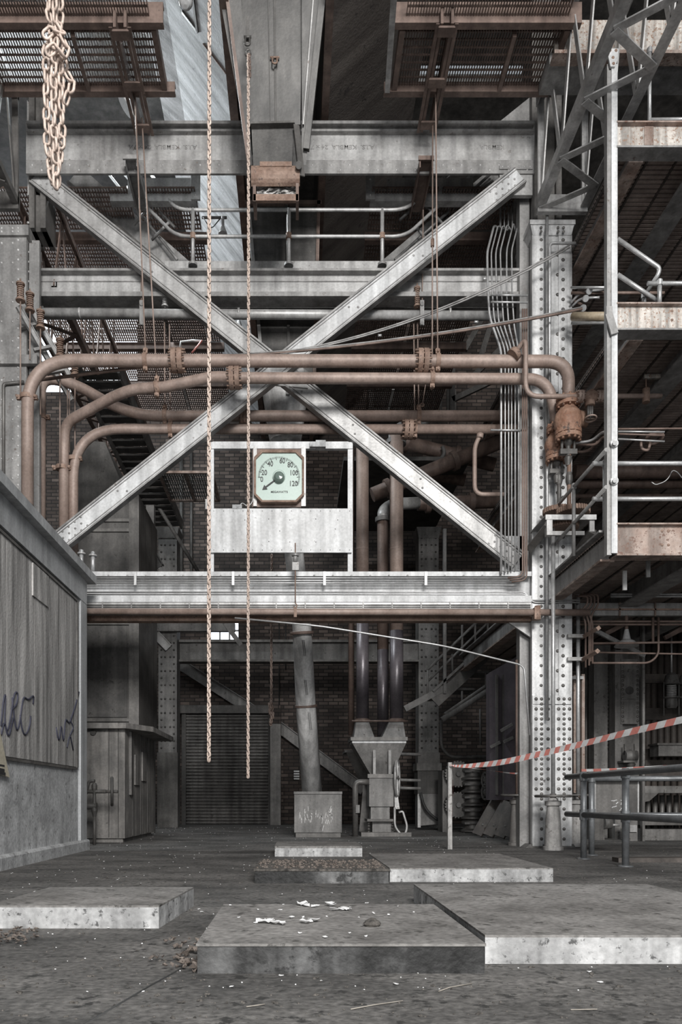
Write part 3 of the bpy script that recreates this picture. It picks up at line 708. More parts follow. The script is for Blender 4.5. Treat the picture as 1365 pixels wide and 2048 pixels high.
# ---- hanger channels above and their rods
def hanger_beam(lab, x0, xa, Ya, za, xb_, Yb, zb):
    t = thing('hanger_channel', lab, 'channel', (x0, Yb, zb))
    for s in (-1, 1):
        MB().box(x0+s*.075-.02, x0+s*.075+.02, Ya, Yb, za-.02, za+.22).box(x0+s*.11-.05*(s<0), x0+s*.11+.05*(s>0), Ya, Yb, za-.03, za-.02).build('channel', BROWN, t)
    for y in (Ya+.1, (Ya+Yb)/2, Yb-.15): MB().box(x0-.12, x0+.12, y-.07, y+.07, za-.05, za-.02).build('batten_plate', BROWN, t)
    return t
hanger_beam('double brown channel on the left that holds up the pipe rods', X(267,11.6), 0, 10.7, 11.85, 0, 12.45, 11.85)
hanger_beam('double brown channel on the right that holds up the pipe rods', X(872,11.6), 0, 10.7, 11.9, 0, 12.45, 11.9)
for lab, x_, z_, m in (('short grey channel passing under the top beam on the left', X(262,12.4), Z(318,12.4), MIDST), ('short brown channel passing under the top beam on the right', X(853,12.4), Z(320,12.4), BROWN)):
    t = thing('under_channel', lab, 'channel', (x_, 12.4, z_))
    MB().box(x_-.11, x_+.11, 12.4, 13.5, z_, z_+.03).box(x_-.11, x_-.09, 12.4, 13.5, z_-.12, z_).box(x_+.09, x_+.11, 12.4, 13.5, z_-.12, z_).build('channel', m, t)
    MB().box(x_-.13, x_+.13, 12.37, 12.4, z_-.02, z_+.05).build('end_plate', m, t)
def rod(lab, a, c, r=.0125, tb=None):
    t = thing('hanger_rod', lab, 'rod', c, 'rods that hang the brown pipes')
    MB().cyl(a, c, r, seg=8).build('rod', PIPE, t)
    m = V(c)+V((0,0,.02)); 
    MB().torus(m, (0,1,0), .03, .012, 10, 6).build('eye', RUST, t)
    if tb: MB().cyl(V(a).lerp(V(c), tb)+V((0,0,.06)), V(a).lerp(V(c), tb)-V((0,0,.06)), .03, seg=8).build('turnbuckle', RUST, t)
    return t
rod('left hand rod of the left pair, ending at the topmost pipe', P(270,190,11.9), P(291,702,Y1))
rod('right hand rod of the left pair, ending at the second pipe', P(284,236,12.3), P(314,758,12.2))
rod('rod of the right pair with a small turnbuckle, ending at the second pipe', P(866,236,12.3), P(865,740,12.08), tb=.5)
rod('rightmost rod of the right pair, ending at the topmost pipe', P(872,190,11.9), P(876,703,Y1))
rod('short rod under the lagged pipe spring on the left, ending at the third pipe', P(329,640,Y3), P(330,815,Y3))
rod('rod beside the left spring, ending at the lowest pipe', P(339,650,Y3), P(341,842,Y3))
rod('rod under the right spring, ending at the third pipe', P(835,600,Y3), P(838,815,Y3))
rod('thin rod left of the right spring, ending at the lowest pipe', P(828,640,Y3), P(830,842,Y3))
rod('thin slack rod hanging from the middle beam right of the right spring', P(864,690,Y3), P(845,812,Y3), .007)
rod('thin rod from the walkway down to the lagged pipe on the right', P(847,420,13.0), P(845,608,12.95), .01)
rod('thin rod from the walkway down to the lagged pipe on the left', P(281,420,13.0), P(283,606,12.95), .01)
# springs at the middle beam
def spring(lab, px, y0, y1, Yq, r=.04, m=STEEL, n=9, h=None):
    t = thing('spring_hanger', lab, 'spring hanger', P(px,y1,Yq))
    a, c = P(px,y0,Yq), P(px,y1,Yq); L_ = (a-c).length
    pts = []
    for k in range(n*8+1):
        f = k/(n*8); an = 2*math.pi*n*f; pts.append(c + V((math.cos(an)*r, math.sin(an)*r, L_*f)))
    MB().tube(pts, L_/n*.32, 6).build('coil', m, t)
    MB().cyl(c-V((0,0,.02)), c+V((0,0,.005)), r*1.5).build('washer', m, t); MB().cyl(a, a+V((0,0,.025)), r*1.4).build('washer', m, t)
    MB().cyl(c-V((0,0,.03 if h is None else h)), a+V((0,0,.1)), .012, seg=6).build('spindle', m, t)
    return t
spring('pale spring hanger between the middle beam and the lagged pipe on the left', 330, 583, 612, 13.0)
spring('brown spring hanger between the middle beam and the lagged pipe on the right', 835, 578, 612, 12.93, m=RUST)
# ---- left slanting bracket with five spring hangers
t = thing('slanting_bracket', 'slanting double angle bracket on the left column holding spring hangers', 'bracket', P(40,600,12.3))
for dx in (0, 16):
    MB().chan(P(36+dx,612-dx*.8,12.2+dx*.01), P(142+dx,800-dx*.9,13.2), .085, .06, .012, n=(.3,-1,.2)).build('angle', STEEL, t)
for x_, y_ in ((58,650),(86,696),(112,742)): MB().bar(P(x_-18,y_+5,12.5), P(x_+16,y_-2,12.6), .05, .06).build('cross_bar', MIDST, t)
for k, (x_, ys, ye_, Yq) in enumerate(((41,600,790,12.1),(60,620,720,12.3),(81,655,830,12.5),(120,712,930,12.8),(150,750,905,13.0))):
    s_ = spring('%s rusty spring from the left on the slanting bracket' % ORD[k], x_, ys-30, ys, Yq, .05, RUST, 7)
    MB().cyl(P(x_,ys,Yq), P(x_,ye_,Yq), .013, seg=6).build('drop_rod', PIPE, s_)
for k, x_ in enumerate((66, 135, 139)):
    t = thing('hanger_rod', ('rod close to the left column edge by the pipe bend','left of two thin rods by the bend of the lowest pipe','right of two thin rods by the bend of the lowest pipe')[k], 'rod', P(x_,(1010,860,905)[k],13.1), 'rods that hang the brown pipes')
    MB().cyl(P(x_,(690,775,775)[k],13.1), P(x_,(1010,860,905)[k],13.1), .012, seg=6).build('rod', PIPE, t)
# strut pipe from the left column to the first clamp
t = thing('strut_rod', 'thin brown strut slanting up under the topmost pipe at the left', 'strut', P(85,760,12.4))
MB().cyl(P(80,760,12.5), P(288,733,12.1), .026, seg=8).build('rod', BROWN, t)
MB().cyl(P(193,745.5,12.3), P(198,744.5,12.3), .035, seg=8).build('coupling', RUST, t)
# ---- cables swagged to the right column
def cable(lab, pts, r, m=MIDST, clips=()):
    t = thing('cable_run', lab, 'cable', pts[-1])
    MB().tube(pts, r, 6).build('cable', m, t)
    for c in clips: MB().cyl(c-V((.03,0,-.008)), c+V((.03,0,.008)), r*1.7, seg=8).build('clip', WIREM, t)
    return t
Yc = 12.2
def swag(a, c, sag, n=14):
    return [V(a).lerp(V(c), k/n) - V((0,0,sag*4*(k/n)*(1-k/n))) for k in range(n+1)]
for k in range(2):
    cable('%s strand of the steep cable pair from bracing centre to right column top' % ('upper','lower')[k], swag(P(560,706+k*3,Yc), P(1140,490+k*5,Yc), .25), .013, clips=[P(970,559,Yc-.02)] if k == 0 else ())
cable('shallow rising conduit from the bracing centre to the middle of the right column', swag(P(470,712,Yc), P(1165,618,Yc), .1), .022, BROWN)
cable('thin cable lying on the shallow rising conduit', swag(P(470,709,Yc-.02), P(1165,614,Yc-.02), .1), .012, clips=[P(760,672,Yc-.03), P(953,645,Yc-.03)])
# bent rod that crosses the ground bay
cable('long pale rod sagging across the ground bay to the right column', fillet([P(470,1236,12.3),P(640,1252,12.2),P(890,1292,12.2),P(1040,1329,12.3),P(1049,1336,12.3),P(1060,1470,12.3)],.25), .015, WIREM)
# ---- conduit bundle left of the right column
base = [(1002,400,975,505,972,575,1003,700),(1010,402,983,505,981,580,1011,700),(1018,404,992,505,990,585,1018,700),(1026,405,1001,503,1000,588,1024,700),(1034,408,1014,500,1010,590,1031,700),(1040,410,1024,500,1021,592,1038,700)]
for k, (a0,b0,a1,b1,a2,b2,a3,b3) in enumerate(base):
    t = thing('conduit', '%s from the left of the thin vertical conduits beside the right column' % ORD[k], 'conduit', P(a3,1150,12.5), 'vertical conduits beside the right column')
    pts = [P(a0,b0,13.3),P(a0-1,b0+60,13.2),P(a1+14,b1-55,13.1),P(a1,b1,12.75),P(a2+4,b2,12.62),P(a2+8,b2+60,12.6),P(a3,b3,12.55),P(a3,1148-k*2,12.5)]
    MB().tube(fillet(pts, .12, 4), W(2.4 if k == 0 else 1.6,12.6), 8).build('run', WIREM, t)
for k, x_ in enumerate((1046,1050,1054)):
    t = thing('conduit', '%s brownish conduit hugging the edge of the right column' % ('left','middle','right')[k], 'conduit', P(x_,1158,12.4), 'vertical conduits beside the right column')
    MB().tube(fillet([P(x_,618,12.45),P(x_,1152+k*4,12.4),P(x_-30,1156+k*4,12.45)],.1), W(1.7,12.5), 8).build('run', BROWN, t)
for k, y_ in enumerate((590, 604, 860)):
    tag(MB().cyl(P(982,y_,12.5), P(1056,y_+1,12.5), .016, seg=8).build('conduit_rack', WIREM, origin=P(1050,y_,12.5)), ('upper rack bar across the conduits level with the middle beam','second rack bar across the conduits, just under the upper one','rack bar across the conduits level with the lowest brown pipe')[k], 'rack', 'conduit racks')
# vertical rods and pipes on the column
for k, (x_, y0_, y1_, Yq, r_) in enumerate(((1095,420,1440,12.45,3),(1107,1040,1592,12.2,4),(1157,1190,1592,12.7,4),(1035,1320,1592,13.0,3.5),(1100,490,960,12.4,3))):
    t = thing('spindle_rod', ('thin vertical pipe down the front of the right column from its cap','bright vertical valve rod in front of the right column','valve rod just right of the right column','valve rod left of the right column above a pedestal','short vertical pipe on the upper half of the right column')[k], 'rod', P(x_,y1_,Yq))
    pts = [P(x_,y1_,Yq), P(x_,y0_,Yq)]
    if k == 4: pts = fillet([P(x_,y1_,Yq), P(x_,486,Yq), P(1155,487,Yq)], .08)
    MB().tube(pts, W(r_,Yq), 10).build('rod', WIREM if k != 3 else BROWN, t)
# ---- floor pedestals with flat handwheels
def pedestal(lab, px, ybase, ytop, Yq, m):
    t = thing('valve_pedestal', lab, 'pedestal', (X(px,Yq), Yq, 0), 'valve pedestals at the foot of the right column')
    zt_ = Z(ytop, Yq)
    MB().lathe((X(px,Yq),Yq,0),(0,0,1),[(0,.16),(.05,.16),(.06,.135),(zt_*.6,.115),(zt_-.13,.095),(zt_-.12,.125),(zt_-.05,.13),(zt_-.04,.08),(zt_,.07)],18).build('pillar', m, t)
    b = MB().torus((X(px,Yq),Yq,zt_+.03),(0,0,1),.27,.022,26,8)
    for k in range(4):
        a = math.pi*k/2+.3; b.cyl((X(px,Yq),Yq,zt_+.03),(X(px,Yq)+.27*math.cos(a),Yq+.27*math.sin(a),zt_+.03),.018,seg=6)
    b.cyl((X(px,Yq),Yq,zt_),(X(px,Yq),Yq,zt_+.07),.05); b.build('handwheel', DARKST, t)
    return t
pedestal('valve pedestal with peeling paint right in front of the right column', 1107, 1700, 1596, 12.0, POSTW)
pedestal('valve pedestal left of the right column', 1035, 1690, 1594, 13.2, CABINET)
pedestal('valve pedestal just behind the right side of the right column', 1151, 1690, 1594, 12.95, POSTW)
# ---- the two big rusty valves
def valve(lab, px, y0, Yq, s, m):
    t = thing('steam_valve', lab, 'valve', P(px,y0+120*s,Yq), 'rusty valves on the right column')
    c = P(px,y0,Yq); u = W(1,Yq)*s; dn = V((0,0,-1))
    b = MB(); flange(b, c+dn*8*u, dn, 21*u, 7*u, 10, 2.2*u); b.build('inlet_flange', m, t)
    MB().lathe(c+dn*14*u, dn, [(0,13*u),(6*u,16*u),(14*u,22*u),(26*u,25*u),(38*u,23*u),(46*u,20*u),(50*u,20*u)], 22).build('body', m, t)
    b = MB().cyl(c+dn*36*u+V((10*u,.0,0)), c+dn*36*u+V((34*u,.02,0)), 14*u); b.build('side_boss', m, t)
    b = MB(); flange(b, c+dn*66*u, dn, 23*u, 8*u, 12, 2.6*u); b.build('bonnet_flange', m, t)
    b = MB()
    for s_ in (-1, 1): b.cyl(c+dn*70*u+V((s_*11*u,0,0)), c+dn*100*u+V((s_*11*u,0,0)), 2.6*u, seg=8)
    b.bar(c+dn*96*u-V((15*u,0,0)), c+dn*96*u+V((15*u,0,0)), 9*u, 9*u); b.build('yoke', DARKST, t)
    MB().lathe(c+dn*72*u, dn, [(0,7*u),(8*u,8*u),(14*u,4*u),(30*u,4*u),(34*u,7*u),(40*u,6*u),(48*u,4*u)], 12).build('gland', DARKST, t)
    return t
valve('front rusty valve where the topmost pipe ends on the right column', 1137, 797, 11.95, 1.12, VALVEM)
valve('rear rusty valve, lower and partly behind the front one', 1114, 852, 12.3, .95, VALVEM)
for k, (x_, y0_, y1_, Yq) in enumerate(((1139,905,1020,11.95),(1119,945,1020,12.3))):
    t = thing('valve_spindle', ('rusty spindle from the front valve down to the gears','dark spindle from the rear valve down to the gears')[k], 'spindle', P(x_,y1_,Yq))
    MB().cyl(P(x_,y0_,Yq), P(x_,y1_,Yq), W(4.2,Yq), seg=10).build('shaft', RUST if k == 0 else DARKST, t)
    MB().lathe(P(x_,y1_-75,Yq),(0,0,-1),[(0,W(5,Yq)),(.06,W(7,Yq)),(.14,W(7,Yq)),(.2,W(5,Yq))],10).build('coupling', DARKST, t)
# gear platform
yg = 11.9
t = thing('gear_table', 'bracketed steel table carrying the gears in front of the right column', 'table', P(1140,1100,yg))
b = MB().pbox(1092,1194,1031,1039,yg-.05,yg-.02).pbox(1092,1194,1029,1031,yg-.05,yg+.75); b.build('top_angle', STEEL, t)
MB().pbox(1098,1170,1062,1070,yg-.03,yg+.02).build('lower_angle', MIDST, t)
MB().bar(P(1098,1042,yg), P(1098,1072,yg), .09, .1).build('end_plate', STEEL, t)
MB().pbox(1180,1190,1039,1063,yg-.02,yg+.02).build('end_plate', MIDST, t)
MB().bar(P(1060,1098,yg+.6), P(1098,1050,yg), .12, .1).build('strut', DARKST, t)
MB().bar(P(1145,1120,yg+.6), P(1186,1062,yg), .12, .1).build('strut', DARKST, t)
def gear(lab, px, py, Yq, R, nt, th=.075):
    c = P(px,py,Yq); t = thing('spur_gear', lab, 'gear', c, 'rusty gears on the gear table')
    pts = []
    for k in range(nt):
        a = 2*math.pi*k/nt; d = 2*math.pi/nt
        for f, r in ((0,R*.92),(.3,R*.92),(.4,R),(.75,R),(.85,R*.92)):
            pts.append(c + V((math.cos(a+d*f)*r, math.sin(a+d*f)*r, 0)))
    MB().prism(pts, (0,0,th)).build('toothed_wheel', RUST, t)
    MB().cyl(c+V((0,0,th)), c+V((0,0,th+.05)), .06).build('hub', RUST, t)
gear('left rusty gear on the gear table', 1116, 1027.5, 12.25, .235, 34); gear('right rusty gear on the gear table, slightly nearer', 1147, 1028, 12.0, .26, 38); 
t = gear('rusty gear half hidden under the gear table', 1128, 1058, 12.2, .24, 34)
# bypass pipe with small valve
t = thing('bypass_pipe', 'slim brown bypass pipe bending under the pipes to a small valve', 'pipe', P(1060,793,11.8))
MB().tube(fillet([P(1030,708,11.95),P(1052,676,11.8),P(1052,793,11.8),P(1324,792,11.8)],.22,8), W(4.8,11.8), 12).build('run', PIPE, t)
MB().cyl(P(1026,712,11.95), P(1034,704,11.95), .11, .1).build('elbow_boss', RUST, t)
MB().cyl(P(1293,778,11.8),P(1293,805,11.8),.06,seg=8).cyl(P(1293,740,11.8),P(1293,780,11.8),.01,seg=6).build('pipe_strap', RUST, t)
MB().pbox(1290,1330,748,756,11.78,11.82).build('strap_bar', RUSTW, t)
t = thing('small_valve', 'small brown globe valve with round handwheel beside the front rusty valve', 'valve', P(1180,838,11.75))
b = MB(); flange(b, P(1161,793,11.75), (1,0,0), W(12,11.75), .04, 8, .012); b.build('flange', PIPE, t)
b = MB(); flange(b, P(1200,793,11.75), (1,0,0), W(12,11.75), .04, 8, .012); b.build('flange', PIPE, t)
MB().lathe(P(1166,793,11.75),(1,0,0),[(0,.05),(.06,.08),(.13,.11),(.2,.08),(.26,.05)],14).cyl(P(1181,798,11.75),P(1181,812,11.75),.075).build('body', RUST, t)
MB().cyl(P(1177,812,11.75),P(1177,834,11.75),.02,seg=6).cyl(P(1185,812,11.75),P(1185,834,11.75),.02,seg=6).cyl(P(1181,812,11.75),P(1181,838,11.75),.018,seg=6).build('yoke', DARKST, t)
b = MB().torus(P(1182,837,11.75),(.0,.15,1),.085,.014,18,6); b.cyl(P(1172,837,11.75),P(1192,837,11.75),.012,seg=6); b.build('handwheel', PIPE, t)
# ================================================================ OVERHEAD
def hollow(rings):                                                  # closed shell through rings of equal point count
    m = MB(); n = len(rings[0])
    for a, c in zip(rings, rings[1:]):
        m.add(list(a)+list(c), [(k,(k+1)%n,n+(k+1)%n,n+k) for k in range(n)])
    return m
# ---- coal bunkers on top of the frame
def bunker(lab, xs, zs, m, lipm):
    # cross-section in x,z extruded along y
    ya, yb = 10.4, 24.2
    t = thing('coal_bunker', lab, 'bunker', (xs[0], ya, zs[0]))
    pts = [V((x, ya, z)) for x, z in zip(xs, zs)]
    MB().prism(pts, (0, yb-ya, 0)).build('sloping_wall', m, t)
    return t
bk = bunker('concrete bunker wall tinted with bluish skylight, slanting over the frame on the left of the chute', (X(463,12.8), -2.15, -2.62, -2.62, X(463,12.8)), (12.55, 13.9, 14.3, 17.18, 17.18), BUNKER_LIT, DARKST)
MB().box(X(463,12.8)-.02, X(463,12.8)+.12, 10.4, 24.2, 12.45, 12.9).build('edge_angle', BROWN, bk)
MB().box(X(463,12.8)+.02, X(463,12.8)+.06, 10.4, 24.2, 12.5, 17.17).build('inner_face', BLACKST, bk)
dn = V((-2.15-X(463,12.8), 0, 13.9-12.55)).normalized(); nn = V((-dn.z, 0, dn.x)); 
def bkp(f, y): return V((X(463,12.8), y, 12.55)) + dn*f + V((dn.z*-.02, 0, dn.x*-.02))
b = MB(); q = [bkp(.75, 11.55), bkp(1.15, 11.55), bkp(1.15, 12.05), bkp(.75, 12.05)]
for a, c in zip(q, q[1:]+q[:1]): b.bar(a, c, .05, .05, (-.7,0,-.7))
b.build('hatch_frame', DARKST, bk)
b = MB(); b.bar(bkp(.02,12.15), bkp(.62,12.15), .02, .04, (-.7,0,-.7)); b.build('pipe_stub', BROWN, bk)
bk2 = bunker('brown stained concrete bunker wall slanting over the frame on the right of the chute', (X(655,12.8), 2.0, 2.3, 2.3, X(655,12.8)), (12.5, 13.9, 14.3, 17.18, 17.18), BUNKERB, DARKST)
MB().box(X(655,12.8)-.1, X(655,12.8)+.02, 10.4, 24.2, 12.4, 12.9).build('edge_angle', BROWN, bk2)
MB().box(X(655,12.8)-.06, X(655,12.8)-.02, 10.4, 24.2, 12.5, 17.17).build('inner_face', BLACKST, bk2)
# bulkhead lamp up by the left bunker and bowl lamp on the left
t = thing('bulkhead_lamp', 'round bulkhead lamp on the skylight tinted bunker near the top edge of the picture', 'lamp', P(371,3,11.0))
MB().lathe(P(371,1,10.95),(0,-.4,-1),[(0,.09),(.03,.10),(.06,.09),(.09,.06),(.10,0)],16).build('glass_dome', LAMPM, t); MB().lathe(P(371,1,10.95),(0,-.4,-1),[(-.05,.11),(.02,.11)],16).build('base', MIDST, t)
t = thing('bowl_lamp', 'pale bowl lamp seen edge on under the left grating platform', 'lamp', P(258,215,12.9))
MB().lathe(P(262,203,12.9),(-.75,0,-.65),[(0,.03),(.03,.10),(.08,.16),(.13,.18)],16).build('shade', LAMPM, t)
MB().cyl(P(262,203,12.9), P(267,232,12.9), .02).build('arm', MIDST, t)
# ---- the big steel chute in front of the top beam
ch = thing('coal_chute', 'dark steel coal chute narrowing down in front of the top beam', 'chute', P(550,335,11.6))
top, bot = (-60, 10.9, 12.3), (250, 11.55, 12.1)
def quad(pxl, pxr, py, Ya, Yb): return [P(pxl,py,Ya), P(pxr,py,Ya), V((X(pxr,Ya), Yb, Z(py,Ya))), V((X(pxl,Ya), Yb, Z(py,Ya)))]
m = hollow([quad(474,606,-60,11.0,12.2), quad(500,601,249,11.55,12.1)]); m.build('front_plate', CHUTE, ch)
for a0, a1, c0, c1, lab in ((430,478,500,505,'left'), (604,652,602,612,'right')):
    MB().hexa([P(a0,-60,10.9),P(a1,-60,10.9),P(a1,-60,11.05),P(a0,-60,11.05)][::-1],
              [P(c0 if lab=='left' else c0+2,330,11.7),P(c1,330,11.7),P(c1,330,12.0),P(c0 if lab=='left' else c0+2,330,12.0)][::-1]).build('side_wing', CHUTE, ch)
b = MB().bar(P(447,-60,10.86), P(498,330,11.66), .05, .10); b.build('wing_edge', BROWN, ch)
MB().bar(P(632,-60,10.86), P(607,250,11.5), .02, .05).build('wing_edge', MIDST, ch)
b = MB().bar(P(652,-60,10.86), P(613,300,11.62), .09, .12); b.build('wing_edge', CHUTE, ch)
MB().bar(P(549,-60,10.98), P(552,249,11.54), .03, .02).build('seam_strip', BLACKST, ch)
MB().bar(P(536,-60,10.985), P(541,249,11.545), .012, .015).build('seam_strip', BLACKST, ch)
b = MB(); q = P(550,124,11.3); b.tube(fillet([q+V((-.035,-.03,.04)),q+V((-.035,-.05,-.07)),q+V((.035,-.05,-.07)),q+V((.035,-.03,.04))],.035),.013,6); b.cyl(q+V((-.07,-.03,.04)),q+V((.07,-.03,.04)),.014); b.build('shackle', RUST, ch)
sp = MB()
sp.hexa([P(503,250,11.42),P(588,250,11.42),P(588,250,12.0),P(503,250,12.0)][::-1],[P(507,334,11.5),P(585,334,11.5),P(585,334,12.0),P(507,334,12.0)][::-1]); sp.build('spout_plate', CHUTE, ch)
MB().hexa([P(588,250,11.40),P(592,250,11.40),P(592,250,12.0),P(588,250,12.0)][::-1],[P(586,336,11.45),P(606,350,11.45),P(606,350,12.0),P(586,336,12.0)][::-1]).build('spout_cheek', CHUTE, ch)
MB().bar(P(593,250,11.36), P(604,352,11.44), .10, .02, (.5,-1,0)).cyl(P(598,330,11.38),P(598,330,11.30),.05).build('pivot_arm', DARKST, ch)
b = MB().bar(P(502,251,11.38), P(590,249,11.38), .03, .10); b.build('spout_rim', DARKST, ch)
# curved rusty flap
b = MB(); pr = []
for k in range(9):
    a = math.radians(-70 + 140*k/8); pr.append((math.cos(a)*.155, math.sin(a)*.165))
zc_ = Z(353, 11.5)
b.prism([V((X(502,11.4), 11.55-x_, zc_+z_)) for x_, z_ in pr], (X(600,11.4)-X(502,11.4), 0, 0)); b.build('flap', RUST, ch)
b = MB().bar(P(520,329,11.42), P(584,329,11.42), .07, .03); b.build('rust_band', RUST, ch)
MB().pbox(507,597,388,401,11.42,11.47).build('lower_lip', RUST, ch); MB().pbox(506,512,370,402,11.42,11.8).build('cheek', BROWN, ch); MB().pbox(592,598,366,402,11.42,11.8).build('cheek', BROWN, ch)
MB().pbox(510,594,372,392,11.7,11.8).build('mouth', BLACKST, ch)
b = MB(); pts = []
rr = random.Random(3); nx, nz = 14, 6; vs, fs = [], []
for j in range(nz):
    for i in range(nx):
        vs.append(P(514+78*i/(nx-1), 374+17*j/(nz-1)+rr.uniform(-2,2), 11.58+rr.uniform(-.06,.06)))
for j in range(nz-1):
    for i in range(nx-1): fs.append((j*nx+i, j*nx+i+1, (j+1)*nx+i+1, (j+1)*nx+i))
b.add(vs, fs, True); rag = tag(b.build('rag', mat('rag_cloth', g(.06,.05), g(.6,.03), 9, .8), origin=vs[-1]), 'crumpled pale rag stuffed in the mouth of the coal chute', 'rag')
# ---- second chute, behind the frame, ending in the cone
c2 = thing('panelled_chute', 'twin panelled chute behind the middle beam leading down to the cone', 'chute', P(575,700,14.0))
yc_ = 13.9
hollow([quad(492,640,404,yc_,yc_+.9), quad(508,636,545,yc_,yc_+.9), quad(524,630,760,yc_,yc_+.9)]).build('shell', CHUTE, c2)
b = MB().pbox(490,644,400,408,yc_-.06,yc_+.9); b.build('rim', BROWN, c2)
MB().bar(P(573,404,yc_-.02),P(578,700,yc_-.02),.05,.06).build('centre_rib', BLACKST, c2)
MB().bar(P(497,404,yc_-.02),P(527,760,yc_-.02),.06,.08).build('edge_angle', MIDST, c2); MB().bar(P(638,404,yc_-.02),P(629,760,yc_-.02),.06,.08).build('edge_angle', BROWN, c2)
co = thing('cone_hopper', 'pale metal cone tapering into a pipe behind the dial stand', 'hopper', P(578,880,14.1))
yk = 14.15
MB().lathe(P(571,762,yk),(0.0,0,-1),[(0,W(50,yk)),(.10,W(49,yk)),(.45,W(42,yk)),(.95,W(35,yk)),(1.15,W(31,yk))],28).build('cone', SHINY, co)
MB().lathe(P(571,758,yk),(0,0,-1),[(0,W(52,yk)),(.05,W(52,yk))],28).build('collar', STEEL, co)
MB().pbox(572,580,776,788,yk-.44,yk-.40).build('inspection_clip', STEEL, co)
dp = thing('dust_pipe', 'pale dented downpipe leaning from the cone to the square floor duct', 'pipe', P(626,1585,15.8))
MB().tube([P(577,872,14.2),P(588,1100,14.6),P(604,1250,15.0),P(612,1410,15.7),P(625,1592,16.5)],[W(19,14.2),W(19,14.6),W(19,15),W(20,15.7),W(20,16.5)],22).build('run', SHINY, dp)
for x_, y_, Yq, r_ in ((604,1266,15.05,24),(612.5,1412,15.72,22.5)): 
    MB().lathe(P(x_,y_,Yq),(.05,.2,-1),[(-.03,W(r_-2,Yq)),(-.02,W(r_,Yq)),(.02,W(r_,Yq)),(.03,W(r_-2,Yq))],22).build('flange', BROWN, dp)
b = MB(); 
for x_, y_, y2_, Yq in ((606,1280,1312,14.8),(610,1360,1390,15.22),(618,1425,1460,15.45)):
    b = MB().bar(P(x_-1,y_,Yq), P(x_+3,y2_,Yq+.03), .012, .01).bar(P(x_+2,y_,Yq), P(x_+6,y2_,Yq+.03), .012, .01); b.build('seam', INK, dp)
fd = thing('duct_base', 'square steel duct base with scratched front, at the foot of the leaning downpipe', 'duct', (X(636,16), 16.0, 0))
MB().pbox(589,684,1586,1665,16.0,17.1).build('box', REARST, fd); MB().pbox(588,685,1583,1588,15.97,17.13).build('top_rim', REARST, fd); MB().box(X(592,16),X(682,16),16.04,17.0,0,Z(1662,16)).build('plinth', DARKST, fd)
b = MB(); rr = random.Random(5)
for k in range(34):
    x_ = 600+rr.uniform(0,68); y_ = 1628+rr.gauss(0,9); b.bar(P(x_,y_,15.998), P(x_+rr.uniform(-3,3),y_+rr.uniform(4,14),15.998), .012, .003)
b.into('box', STEEL, fd)

# ---- gratings
def grating(m, x0, x1, y0, y1, z, dx, dy, h=.05, th=.008):
    n = int((x1-x0)/dx)
    for k in range(n+1): x = x0+(x1-x0)*k/n; m.box(x-th/2, x+th/2, y0, y1, z-h, z)
    n = max(1, int((y1-y0)/dy))
    for k in range(n+1): y = y0+(y1-y0)*k/n; m.box(x0, x1, y-.008, y+.008, z-h*.7, z-h*.2)
    return m
def channel_x(x0, x1, y, z0, z1, s=1):
    return MB().box(x0, x1, y, y+.03, z0+.03, z1-.03).box(x0, x1, y, y+.10*s, z0, z0+.03).box(x0, x1, y, y+.10*s, z1-.03, z1)
for lab, x0, x1 in (('rusty grating platform hung at the upper left', -6.0, X(351,11.9)), ('rusty grating platform hung at the upper right', X(768,11.9), X(1112,11.9))):
    t = thing('grating_platform', lab, 'platform', ((x0+x1)/2, 11.3, 11.98))
    z0 = Z(189,11.9)
    channel_x(x0, x1, 11.85, z0, Z(163,11.85), 1).build('edge_channel', BROWN, t)
    channel_x(x0, x1, 10.8, z0, z0+.30, 1).build('edge_channel', BROWN, t)
    MB().box(x0+.12, x0+.2, 10.93, 11.84, z0+.01, z0+.16).build('end_channel', BROWN, t)
    MB().box(x1-.2, x1-.12, 10.93, 11.84, z0+.01, z0+.16).build('end_channel', BROWN, t)
    grating(MB(), x0+.2, x1-.2, 10.1, 11.85, z0+.14, .04, .11, .05, .007).build('grating', BROWN, t)
    for k in (1,2): 
        x = x0+(x1-x0)*k/3; MB().box(x-.03, x+.03, 11.0, 11.85, z0, z0+.08).build('cross_bar', BROWN, t)
t = thing('pale_edge_plate', 'pale steel plate at the left end of the upper right grating platform', 'plate', P(790,185,11.9))
MB().hexa([P(783,-20,10.3),P(796,-20,10.3),P(796,-20,10.35),P(783,-20,10.35)][::-1],[P(770,186,11.8),P(780,186,11.8),P(780,186,11.9),P(770,186,11.9)][::-1]).build('plate', STEEL, t)
# floor of gratings behind the frame, panel by panel
zg = 11.6
def panel(lab, x0, x1, y0, y1, dx=.05):
    o = grating(MB(), x0, x1, y0, y1, zg, dx, .10, .045, .018); return tag(o.build('floor_grating', BROWN, origin=((x0+x1)/2, y0, zg)), lab, 'grating', 'grating floor panels behind the frame')
LX = [(-5.6,-4.35),(-4.25,-3.0),(-2.9,-1.8)]; RX = [(1.35,2.5),(2.6,3.9)]
rows = [(13.2,14.15,'front'),(14.4,15.4,'second'),(16.3,17.6,'third'),(17.8,19.2,'fourth'),(19.4,21.0,'rearmost')]
for (ya, yb, rn) in rows:
    for k, (xa_, xb_) in enumerate(LX): panel('%s row left side grating panel, %s from the outer wall' % (rn, ORD[k]), xa_, xb_, ya, yb)
    for k, (xa_, xb_) in enumerate(RX): panel('%s row right side grating panel, %s to the chute' % (rn, ('nearer','farther')[k]), xa_, xb_, ya, yb)
